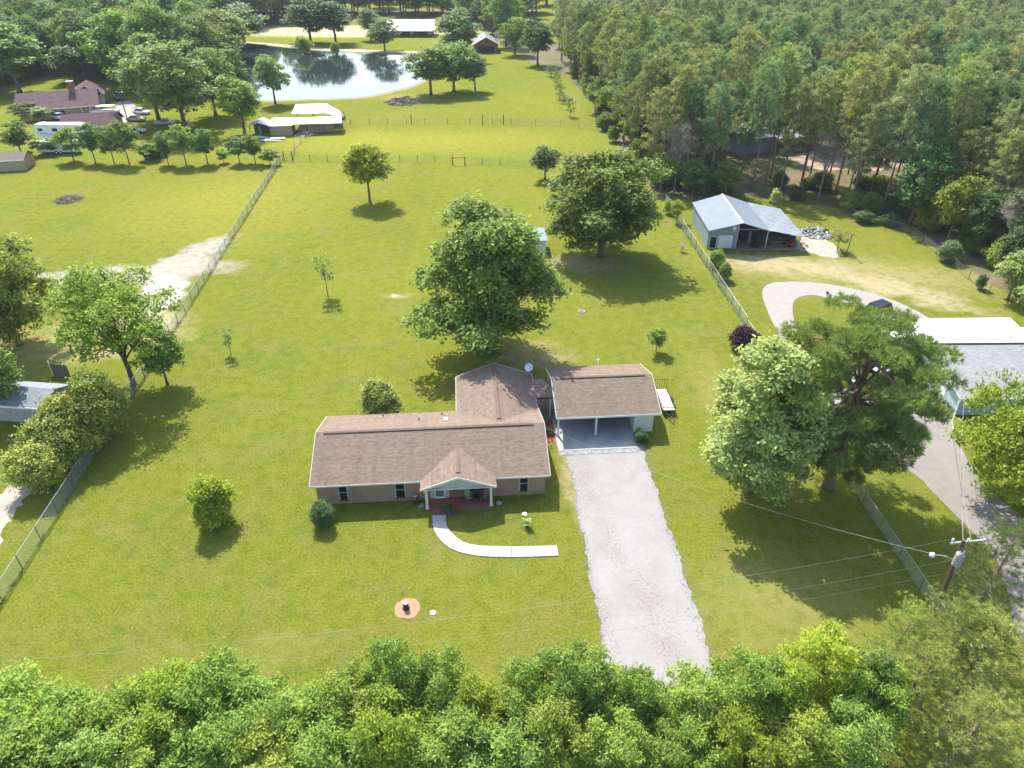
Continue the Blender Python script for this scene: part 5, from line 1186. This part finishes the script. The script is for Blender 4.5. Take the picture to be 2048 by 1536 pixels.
for i, (px, py, lb, r_) in enumerate(((262, 262, 'black and white off road buggy in the left farmyard, left one', .5), (283, 265, 'black and white off road buggy in the left farmyard, right one', -.6))):
    t = thing('buggy', lb, 'buggy', at(px, py), r_); mb = MB(); mb.prism_y([(-1.4, .4), (-1.3, .9), (-.5, 1.0), (-.4, .55), (.6, .55), (.7, 1.1), (1.3, 1.1), (1.4, .45)], -.6, .6); mb.build('body', M['car_white'], t)
    mb = MB()
    for s in (-.55, .55): mb.tube([(-.5, s, 1.0), (-.2, s, 1.85), (.7, s, 1.85), (.9, s, 1.05)], .04, 5)
    mb.box(-.25, .75, -.58, .58, 1.86, 1.92); mb.build('roll_cage', M['black'], t)
    for x in (-1.0, 1.0):
        for s in (-.65, .65): mb = MB(); mb.tube([(x, s-.12, .35), (x, s+.12, .35)], .35, 12); mb.build('wheel', M['rubber'], t)

# ---- maroon roofed house, its garage, camper and cargo trailer
def gable_house(name, label, cat, c0, rz, W_, D_, ez, rzt, wall, roof, over=.5, axis='x', shingle=True, seed=0):
    t = thing(name, label, cat, (c0.x, c0.y, 0), rz)
    mb = MB(); mb.box(over, W_-over, over, D_-over, -.1, ez-.08)
    if axis == 'x':
        for x, f in ((over, 1), (W_-over, 0)): mb.add([(x, over, ez-.08), (x, D_-over, ez-.08), (x, D_/2, rzt-.15)], [(0, 1, 2) if f else (0, 2, 1)])
        mb.build('wall', wall, t)
        roof_slope(t, (0, 0, ez), (W_, 0, ez), (0, D_/2, rzt), (W_, D_/2, rzt), roof, seed, shingles=shingle, tw=.5, ex=.25); roof_slope(t, (0, D_, ez), (W_, D_, ez), (0, D_/2, rzt), (W_, D_/2, rzt), roof, seed+1, shingles=shingle, tw=.5, ex=.25)
    else:
        for y, f in ((over, 0), (D_-over, 1)): mb.add([(over, y, ez-.08), (W_-over, y, ez-.08), (W_/2, y, rzt-.15)], [(0, 1, 2) if not f else (0, 2, 1)])
        mb.build('wall', wall, t)
        roof_slope(t, (0, 0, ez), (0, D_, ez), (W_/2, 0, rzt), (W_/2, D_, rzt), roof, seed, shingles=shingle, tw=.5, ex=.25); roof_slope(t, (W_, 0, ez), (W_, D_, ez), (W_/2, 0, rzt), (W_/2, D_, rzt), roof, seed+1, shingles=shingle, tw=.5, ex=.25)
    mb = MB(); mb.box(0, W_, -.05, -.004, ez-.2, ez-.01) if axis == 'x' else mb.box(-.05, -.004, 0, D_, ez-.2, ez-.01); mb.build('fascia', M['white'], t)
    return t
hm = gable_house('maroon_roofed_house', 'large house with maroon brown roof and tall brick chimney at the upper left', 'house', at(30, 224, 2.6), .42, 19, 15.5, 2.7, 5.6, M['tan_wall'], M['shingle_maroon'], .7, 'x', True, 41)
mb = MB(); roof_slope(hm, (11, 13, 2.9), (11, 24, 2.9), (15.5, 13, 5.3), (15.5, 24, 5.3), M['shingle_maroon'], 43, tw=.5, ex=.25); roof_slope(hm, (20, 13, 2.9), (20, 24, 2.9), (15.5, 13, 5.3), (15.5, 24, 5.3), M['shingle_maroon'], 44, tw=.5, ex=.25)
mb = MB(); mb.box(11.8, 19.2, 15, 23.3, -.1, 2.8); mb.add([(11.8, 23.3, 2.8), (19.2, 23.3, 2.8), (15.5, 23.3, 5.1)], [(0, 2, 1)]); mb.build('wall', M['trim'], hm)
mb = MB(); mb.box(12.4, 13.9, 6.3, 7.6, 3.0, 7.6); ch = mb.build('chimney', M['brick_red'], hm); mb = MB(); mb.box(12.25, 14.05, 6.15, 7.75, 7.604, 7.85); mb.build('chimney_cap', M['stone'], ch)
mb = MB()
for x in (14.6, 16.6, 18.4): mb.box(x, x+.14, .15, .29, 0, 2.55)
mb.build('porch_posts', M['white'], hm)
for x in (2.5, 6, 9.5): window(hm, x, x+1.2, .9, 2.0, .7, False)
ga = gable_house('garage', 'maroon roofed garage behind the camper trailer', 'garage', at(118, 258, 2.5), .30, 12.5, 9.5, 2.5, 4.7, M['tan_wall'], M['shingle_maroon'], .5, 'x', True, 46)
mb = MB(); mb.box(11.96+.04, 12.04, 2.5, 5.3, 0, 2.1); mb.build('garage_door', M['trim'], ga)
cp = at(76, 281); t = thing('camper_trailer', 'long white camper trailer with stripes behind the young trees', 'camper trailer', (cp.x, cp.y, 0), .03)
mb = MB(); mb.prism_y([(0, 1.0), (0, 3.3), (.3, 3.55), (9.5, 3.5), (11.0, 3.3), (11.2, 1.7), (8.8, 1.7), (8.6, .7), (.4, .7)], 0, 2.5); mb.build('body', M['car_white'], t)
for a, b, z0, z1 in ((.8, 1.8, 2.1, 2.7), (4.0, 5.2, 2.0, 2.7), (6.6, 7.4, 2.0, 2.7)): mb = MB(); mb.box(a, b, -.03, -.004, z0, z1); mb.build('window', M['glass'], t)
mb = MB(); mb.slab([(1.0, -.02, 1.6), (3.8, -.02, 1.25), (3.8, -.02, 1.35), (1.0, -.02, 1.75)], .015, (0, -1, 0)); mb.slab([(3.9, -.02, 1.25), (8.2, -.02, 1.5), (8.2, -.02, 1.62), (3.9, -.02, 1.35)], .015, (0, -1, 0)); mb.build('stripe', M['galv_dark'], t)
for x in (3.4, 4.3): mb = MB(); mb.tube([(x, -.02, .38), (x, .25, .38)], .38, 14); mb.build('wheel', M['rubber'], t)
mb = MB(); mb.obox((2.0, 1.2, 3.68), .9, .7, .25); mb.build('roof_unit', M['white'], t)
cp = at(77, 309); t = thing('cargo_trailer', 'white box cargo trailer in front of the camper', 'cargo trailer', (cp.x, cp.y, 0), .03)
mb = MB(); mb.box(0, 8.2, 0, 2.3, .5, 2.7); mb.add([(8.2, 0, .5), (8.2, 2.3, .5), (9.0, 1.15, .5), (8.2, 0, 2.7), (8.2, 2.3, 2.7), (9.0, 1.15, 2.7)], [(0, 2, 5, 3), (2, 1, 4, 5), (0, 1, 2), (3, 5, 4)]); mb.build('body', M['car_white'], t)
mb = MB()
for k in range(7): mb.box(.6+k*1.15, .64+k*1.15, -.02, -.004, .55, 2.65)
mb.build('seam', M['galv'], t)
mb = MB(); mb.box(-.02, 8.22, -.03, -.004, 2.62, 2.72); mb.build('roof_rail', M['galv'], t)
mb = MB(); mb.box(0, 8.2, -.02, -.004, .42, .52); mb.build('skirt', M['black'], t)
for x in (4.0, 4.9): mb = MB(); mb.tube([(x, -.06, .36), (x, .2, .36)], .36, 14); w_ = mb.build('wheel', M['rubber'], t); mb = MB(); mb.tube([(x, -.08, .36), (x, .1, .36)], .18, 10); mb.build('rim', M['white'], w_)
t = thing('light_pole', 'grey pole beside the farmyard lane at the upper left', 'pole', at(256, 244)); mb = MB(); mb.tube([(0, 0, 0), (0, 0, 7.2)], [.14, .09], 7); mb.build('pole', M['galv_dark'], t); mb = MB(); mb.tube([(0, 0, 6.8), (-.9, 0, 7.3)], .04, 5); mb.build('arm', M['galv'], t)

# ---- white roofed sheds by the pond fence
t = gable_house('pole_shed', 'white metal roofed open sheds at the end of the long fence', 'shed', at(577, 249, 2.4), .12, 12.2, 5.5, 2.5, 3.3, M['tan_wall'], M['metal_white'], 2.2, 'x', False, 50)
mb = MB(); mb.slab([(.0, 6.4, 3.5), (8.2, 6.4, 3.5), (8.0, 13.5, 4.2), (.2, 13.5, 4.2)], .12); mb.slab([(8.3, 6.6, 3.3), (11.6, 6.2, 2.5), (11.0, 12.0, 2.7), (8.1, 13.3, 4.0)], .1); mb.build('rear_roof', M['roof_white'], t)
for x in (.3, 4, 8, 11.8):
    for y in (.3, 6.2, 12.8): mb = MB(); mb.box(x-.08, x+.08, y-.08, y+.08, 0, 2.45); mb.build('post', M['wood_post'], t)
t = thing('stable', 'tan board stable with pale patchwork roof left of the white roofed sheds', 'stable', (at(542, 272).x, at(542, 272).y, 0), .10)
mb = MB(); mb.box(0, 5.0, 0, 4.5, -.05, 2.3); mb.build('wall', M['tan_wall'], t)
mb = MB(); mb.slab([(-.3, -.4, 2.35), (5.3, -.4, 2.35), (5.0, 5, 3.0), (-.1, 5, 3.0)], .1); mb.build('roof', M['metal_white'], t)
mb = MB(); mb.slab([(-4.8, -.2, 2.3), (-2.3, -.9, 3.3), (-2.0, 4.5, 3.4), (-4.6, 4.5, 2.4)], .1); mb.slab([(-2.3, -.9, 3.3), (-.3, -.2, 2.5), (-.2, 4.5, 2.5), (-2.0, 4.5, 3.4)], .1); mb.build('side_roof', M['metal_white'], t)
for x in (-4.6, -2.3): mb = MB(); mb.box(x-.08, x+.08, -.1, .06, 0, 2.3); mb.build('post', M['galv'], t)
mb = MB(); mb.box(-4.5, -.1, 3.9, 4.0, 0, 2.2); mb.build('rear_wall', M['galv_dark'], t)
for i, (px, py, r_, mt) in enumerate(((535, 281, .5, 'metal_white'), (548, 283, .2, 'metal_blue'), (527, 277, -.3, 'metal_white'), (556, 279, .35, 'metal_white'))):
    q = at(px, py); o = MB().obox((0, 0, .15), 3.2, .9, .04, 0, .06, .1).build('tin_sheet', M[mt]); o.location = (q.x, q.y, i*.06); o.rotation_euler = (0, 0, r_)
    tag(o, ('loose white tin sheet on the grass below the stable, middle one', 'loose bluish tin sheet on the grass below the stable', 'loose white tin sheet on the grass below the stable, leftmost', 'loose white tin sheet on the grass below the stable, rightmost')[i], 'tin sheet')
pile('junk_heap', 'round heap of tangled wire and rusty scrap at the end of the long fence', 'junk', at(610, 270), 2.0, 90, ['galv', 'orange', 'black', 'white'], .9, 1.2, 8, .08)
t = thing('dog_kennel', 'dark green box with brown roof at the right end of the white roofed sheds', 'kennel', at(664, 250)); mb = MB(); mb.box(0, 1.8, 0, 1.5, 0, 1.0); mb.build('box', M['wall_blue'], t); mb = MB(); mb.slab([(-.1, -.2, 1.02), (2.0, -.2, 1.02), (2.0, 1.7, 1.5), (-.1, 1.7, 1.5)], .08); mb.build('roof', M['wood_post'], t)
t = thing('lean_shelter', 'small tan arched shelter just right of the white roofed sheds', 'shelter', at(673, 240)); mb = MB(); mb.prism_y([(0, 0), (.1, .7), (.6, 1.1), (1.4, 1.1), (1.9, .7), (2.0, 0)], 0, 2.2); mb.build('shell', M['mulch_pale'], t)

# ---- far buildings
t = gable_house('far_barn', 'long barn with bright metal roof beyond the pond', 'barn', at(772, 58, 3.0), .0, 21.5, 12, 3.3, 6.2, M['brick_red'], M['metal_white'], 1.2, 'x', False, 60)
mb = MB(); mb.slab([(-.2, -3.2, 2.6), (21.7, -3.2, 2.6), (21.7, -.01, 3.25), (-.2, -.01, 3.25)], .1); mb.build('lean_to_roof', M['metal_white'], t)
for k in range(8): mb = MB(); mb.box(.2+k*3, .4+k*3, -3.0, -2.8, 0, 2.5); mb.build('post', M['wood_post'], t)
for k in range(5): mb = MB(); mb.box(2.4+k*4, 4.2+k*4, 1.14, 1.19, .6, 2.2); mb.build('stall_door', M['black'] if k % 2 else M['trim'], t)
t = gable_house('grey_farm_house', 'grey roofed farm house among the trees right of the pond', 'house', at(945, 92, 2.6), .08, 10.5, 16, 2.9, 5.6, M['brick_red'], M['metal_grey'], .6, 'y', False, 62)
mb = MB(); mb.box(2.2, 8.5, .54, .59, 0, 2.3); mb.build('garage_door', M['black'], t)
car('white car in front of the grey roofed farm house', at(957, 104), 0.1, M['car_white'], 'sedan')
t = gable_house('pine_wood_house', 'pale blue roofed house half hidden in the pine wood', 'house', at(1478, 283, 3.2), .35, 11, 15, 3.6, 6.2, M['wall_blue'], M['metal_white'], .8, 'x', False, 64)
mb = MB(); mb.slab([(9, -1.5, 3.4), (17, -1.5, 3.0), (17, 6, 4.0), (9, 6, 4.6)], .12); mb.build('side_roof', M['metal_white'], t)
t = gable_house('distant_barn', 'low dark roofed barn far away in the clearing at the top', 'barn', at(1360, 34, 3.0), .05, 20, 10, 3.0, 5.5, M['galv_dark'], M['galv_dark'], .8, 'x', False, 66)
t = gable_house('white_farm_house', 'white house glimpsed between the trees at the top left', 'house', at(425, 40, 3.0), .2, 10, 9, 5.2, 7.5, M['white'], M['metal_white'], .6, 'x', False, 68)
t = gable_house('grey_shed', 'weathered grey shed below the left tree at the left edge', 'shed', at(-30, 812, 1.9), -.12, 6.3, 4.4, 2.1, 3.0, M['stone'], M['metal_grey'], .25, 'x', False, 70)
t = thing('board_screen', 'dark grey board fence panel between the grey shed and the glossy bushes', 'fence panel', at(108, 752), -.2)
for k in range(9): mb = MB(); mb.box(k*.24, k*.24+.22, 0, .04, 0, 1.6+.03*(k % 2)); mb.build('board', M['galv_dark'], t)
mb = MB(); mb.box(-.1, .0, -.02, .08, 0, 1.9); mb.build('post', M['trim'], t)
t = gable_house('tan_shed', 'low dark roofed shed cut by the left edge beside the young tree row', 'shed', at(-45, 326, 2.0), .2, 8.5, 6, 2.2, 3.2, M['tan_wall'], M['wood_post'], .3, 'x', False, 72)

# ================================================================ fences, pole, wires
def chain_fence(label, A, B, hgt_=1.5, every=3.0, rail='galv', post='galv_dark', pitch=.10, wr=.003, weeds=True, seed=1, name='chain_link_fence'):
    A = Vector((A[0], A[1], 0)); B = Vector((B[0], B[1], 0)); d = B-A; Ln = d.length; rz = math.atan2(d.y, d.x)
    t = thing(name, label, 'fence', A, rz); rr = random.Random(seed)
    n = max(1, int(Ln/every)); me = None
    for k in range(n+1):
        if me is None: me = MB().tube([(0, 0, -.05), (0, 0, hgt_+.05)], .038, 6).mesh('post'); me.materials.append(M[post])
        o = link('post', me, None, t); o.location = (k*Ln/n, 0, 0)
    MB().tube([(0, 0, hgt_), (Ln, 0, hgt_)], .022, 5).build('top_rail', M[rail], t)
    k = int(Ln/pitch); s = np.arange(-int(hgt_/pitch), k)*pitch
    V = []; 
    for sg in (1, -1):
        x0 = np.clip(s, 0, Ln); z0 = x0-s; x1 = np.clip(s+hgt_, 0, Ln); z1 = x1-s; ok = (x1-x0) > .02
        x0, z0, x1, z1 = x0[ok], z0[ok], x1[ok], z1[ok]
        if sg < 0: z0, z1 = hgt_-z0, hgt_-z1
        for (dy, dz) in ((-wr, -wr), (wr, -wr), (0, wr)):
            V.append(np.stack([np.stack([x0, np.full_like(x0, dy), z0+dz], 1), np.stack([x1, np.full_like(x1, dy), z1+dz], 1)], 1))
    out = []; F = []
    base = 0
    for g_ in range(2):
        a, b, c_ = V[g_*3:g_*3+3]; m = len(a); allv = np.concatenate([a, b, c_], 1).reshape(-1, 3); out.append(allv)
        i = np.arange(m)[:, None]*6+base
        for q in ((0, 1, 3, 2), (2, 3, 5, 4), (4, 5, 1, 0)): F.append(i+np.array(q))
        base += m*6
    o = link('chain_link', mesh_np('chain_link', np.concatenate(out), np.concatenate(F)), M['galv'], t); o['kind'] = 'stuff'
    if weeds:
        rg = np.random.default_rng(seed); m = int(Ln*11); C = np.stack([rg.uniform(0, Ln, m), rg.normal(0, .10, m), np.zeros(m)], 1)
        cl = np.sin(C[:, 0]*1.7)+np.sin(C[:, 0]*.61+2); C = C[cl > rg.uniform(-1.2, 1.2, m)]; Dn = np.tile([0, 0, 1.], (len(C), 1))
        wm = needle_mesh('weeds', seed, C, Dn, .20, 5, .14, .5, .6); wo_ = link('weeds', wm, M['leaf'], t); wo_['kind'] = 'stuff'
    return t
fa = at(565, 318); fb = at(0, 1210); dd = (fb-fa).normalized(); fend = fb+dd*9
LF = chain_fence('long chain link fence up the left side of the house lot', fend, fa, 1.5, 3.05, seed=3)
ra = at(1330, 405); rb_ = at(1492, 657); rc = at(1858, 1208)
chain_fence('chain link fence between the back lawn and the barn', rb_, ra, 1.5, 3.05, seed=4)
chain_fence('chain link fence running under the big pine down to the utility pole', rc+(rc-rb_).normalized()*5, rb_, 1.3, 3.05, seed=5)
def wire_fence(label, pts, hgt_=1.3, every=3.6, post='wood_post', pr=.06, lines=5, name='wire_fence', group=None, vert=.6):
    P_ = [Vector((p[0], p[1], 0)) for p in pts]; t = thing(name, label, 'fence', P_[0], 0, group); O = P_[0]
    me = MB().tube([(0, 0, -.05), (0, 0, hgt_+.1)], pr, 6).mesh('post'); me.materials.append(M[post]); w_ = MB()
    for a, b in zip(P_, P_[1:]):
        Ln = (b-a).length; n = max(1, int(Ln/every))
        for k in range(n): o = link('post', me, None, t); o.location = a.lerp(b, k/n)-O; o.rotation_euler = (rnd.uniform(-.03, .03), rnd.uniform(-.03, .03), 0)
        for j in range(lines): z = hgt_*(j+1)/lines; w_.tube([a-O+Vector((0, 0, z)), b-O+Vector((0, 0, z))], .011, 3, False)
        if vert:
            for k in range(int(Ln/vert)): q = a.lerp(b, k*vert/Ln)-O; w_.tube([q, q+Vector((0, 0, hgt_))], .009, 3, False)
    o = link('post', me, None, t); o.location = P_[-1]-O
    w_.build('wires', M['wire'], t)
    return t
wire_fence('wire fence across the lot between the back lawn and the paddock', [at(x, y) for x, y in ((586, 322), (690, 323), (800, 324), (905, 324))])
wire_fence('wire fence across the lot right of the timber brace', [at(x, y) for x, y in ((930, 327), (1000, 330), (1062, 333))])
wire_fence('far wire fence between the paddock and the pond field', [at(x, y) for x, y in ((702, 249), (850, 248), (985, 247), (1022, 249))], every=4.5)
wire_fence('faint wire fence from the far paddock corner to the pine wood', [at(x, y) for x, y in ((1022, 249), (1120, 252), (1195, 262))], every=4.5, pr=.04)
wire_fence('rough wire fence from the gate up to the white roofed sheds', [at(x, y) for x, y in ((586, 318), (590, 296), (612, 277), (650, 262), (700, 250))], every=3.0)
wire_fence('wire fence along the right edge of the barn lawn', [at(x, y) for x, y in ((1620, 425), (1720, 438), (1820, 468), (1900, 530), (1975, 590))], every=4.0, pr=.05)
for i, (px, lb) in enumerate(((905, 'timber brace of two posts and a rail in the middle of the wire fence'),)):
    q = at(px, 330); t = thing('fence_brace', lb, 'fence brace', q, 0)
    for x in (0, 2.6): MB().tube([(x, 0, 0), (x, 0, 1.75)], .11, 8).build('post', M['wood_post'], t)
    MB().tube([(0, 0, 1.45), (2.6, 0, 1.5)], .07, 7).build('rail', M['wood_post'], t)
q = at(569, 322); t = thing('wire_gate', 'wire gate between two dark posts at the top of the long chain link fence', 'gate', q, 0)
for x in (0, 1.75): MB().tube([(x, 0, 0), (x, 0, 2.1)], .10, 8).build('post', M['wood_post'], t)
mb = MB(); mb.tube([(.1, 0, 1.35), (1.65, 0, 1.35)], .04, 6); mb.tube([(.1, 0, .15), (1.65, 0, .15)], .03, 6)
for k in range(9): mb.tube([(.1+k*.19, 0, .15), (.1+k*.19, 0, 1.35)], .012, 4)
mb.build('gate_panel', M['galv_dark'], t)
for i, px in enumerate((632, 823, 965, 1007)):
    t = thing('field_post', ('lone dark post near the white roofed sheds on the far paddock line', 'dark post above the lone yellow green tree on the far paddock line', 'left post of the close pair on the far paddock line', 'right post of the close pair on the far paddock line')[i], 'post', at(px, 249), 0, 'tall posts of the far paddock line'); MB().tube([(0, 0, 0), (0, 0, 2.3)], .11, 7).build('post', M['wood_post'], t)

# utility pole
ub = at(1856, 1258); uh = hgt(ub, 1076); tx = at(1928, 1080, uh); lx, ly = tx.x-ub.x, tx.y-ub.y
t = thing('utility_pole', 'wooden utility pole with crossarm, transformer and street lamp at the lower right', 'utility pole', ub)
def up(k): return Vector((lx*k, ly*k, uh*k))
MB().tube([up(-.01), up(.5), up(1)], [.19, .16, .12], 9).build('pole', M['pole_wood'], t)
ar = MB(); c1 = up(.97); ar.obox(c1+Vector((.35, .1, 0)), 2.3, .11, .13, .12); arm = ar.build('crossarm', M['galv'], t)
for x in (-.65, .35, 1.35): MB().tube([c1+Vector((x, .1, .06)), c1+Vector((x, .1, .28))], [.05, .07], 8).build('insulator', M['white'], arm)
mb = MB(); c2 = up(.84)+Vector((-.12, -.32, 0)); mb.tube([c2-Vector((0, 0, .5)), c2+Vector((0, 0, .45)), c2+Vector((0, 0, .52))], [.27, .27, .18], 14); tf = mb.build('transformer', M['stone'], t)
for x in (-.12, .12): MB().tube([c2+Vector((x, 0, .5)), c2+Vector((x, 0, .78))], [.045, .03], 7).build('bushing', M['white'], tf)
c3 = up(.78); MB().tube([c3, c3+Vector((-.7, .05, .42)), c3+Vector((-1.55, .1, .50))], .035, 6).build('lamp_arm', M['galv'], t)
mb = MB(); mb.tube([c3+Vector((-1.5, .1, .62)), c3+Vector((-1.62, .1, .50)), c3+Vector((-1.66, .1, .36))], [.08, .2, .15], 10); mb.build('lamp_head', M['lamp_glass'], t)
def wire(label, a, b, sag=.6, r=.018, mat='wire', name='overhead_wire', n=26, group=None):
    pts = [a.lerp(b, i/n)-Vector((0, 0, sag*4*(i/n)*(1-i/n))) for i in range(n+1)]
    o = MB().tube([p-a for p in pts], r, 4, False).build(name, M[mat]); o.location = a
    return tag(o, label, 'wire', group)
U = ub
hs = hp(20.3, 5.05, 3.9)
wire('pale service wire from the utility pole across the big shadow to the brick house', U+up(.80), hs, 1.1, .008, 'wire_white')
wl = at(-200, 1500, 7.0)
w1 = at(880, 1336, uh*.72)
for k, (kk, sg, lb) in enumerate(((.99, 0, 'topmost overhead wire running left from the crossarm of the utility pole'), (.80, 1, 'middle overhead wire running left from the utility pole'), (.66, 2, 'lowest overhead wire running left from the utility pole'))):
    a = U+up(kk)+(Vector((-.6, 0, .2)) if k == 0 else Vector((0, 0, 0)))
    d = Vector((-62, -9.5, 0)); b = Vector((a.x+d.x, a.y+d.y, a.z)); wire(lb, a, b, 1.6, .005, 'wire_white' if k < 2 else 'wire', n=40)
gg = Vector((g0.x+.3, g0.y+.2, 2.9))
wire('dark wire from the utility pole to the corner of the grey roofed house', U+up(.98), gg, .5, .012, 'wire_white')
wire('second dark wire from the utility pole past the grey roofed house', U+up(.95)+Vector((.6, .1, .2)), at(1888, 640, 7.0), 1.0, .014, 'wire')
for k, (x, y) in enumerate(((1888, 640), )):
    q = at(x, y, 7.0)
wire('guy wire from the top of the utility pole down to the ground at its right', U+up(.9), Vector((ub.x+4.5, ub.y+.5, 0)), .05, .014, 'wire_white', 'guy_wire', 6)


# ---------------------------------------------------------------- loose stones of the driveway edge
edge = ragged(P2(*dl), 3)[:-9] + ragged(P2(*dr), 3)[:-9]
edge = [e for e in edge if 22 < e[1] < 54 and abs(e[0]-8) < 8]
mb = MB()
for k in range(2600):
    e = rnd.choice(edge); x = e[0]+rnd.gauss(0, .16); y = e[1]+rnd.gauss(0, .16); r = rnd.uniform(.015, .05)
    mb.add([(x-r, y-r, 0), (x+r, y-r*.7, 0), (x+r*.6, y+r, 0), (x-r*.8, y+r*.8, 0), (x, y, r*1.1)], [(0, 1, 4), (1, 2, 4), (2, 3, 4), (3, 0, 4)])
st_ = mb.build('loose_stones', plain('loose_stone', (.26, .25, .235), .9, .3, 4)); tag(st_, 'loose pale stones strewn along the driveway edges', 'stones', None, 'stuff')

# ---------------------------------------------------------------- the air
mb = MB(); mb.box(-1600, 1600, -60, 1700, -1, 44)
am = bpy.data.materials.new('air'); am.use_nodes = True; at_ = am.node_tree; at_.nodes.clear()
vo_ = at_.nodes.new('ShaderNodeVolumePrincipled'); vo_.inputs['Color'].default_value = (.88, .94, 1, 1); vo_.inputs['Density'].default_value = .00010; vo_.inputs['Anisotropy'].default_value = 0
ou_ = at_.nodes.new('ShaderNodeOutputMaterial'); at_.links.new(vo_.outputs[0], ou_.inputs['Volume'])
hb = mb.build('haze', am); hb['kind'] = 'stuff'
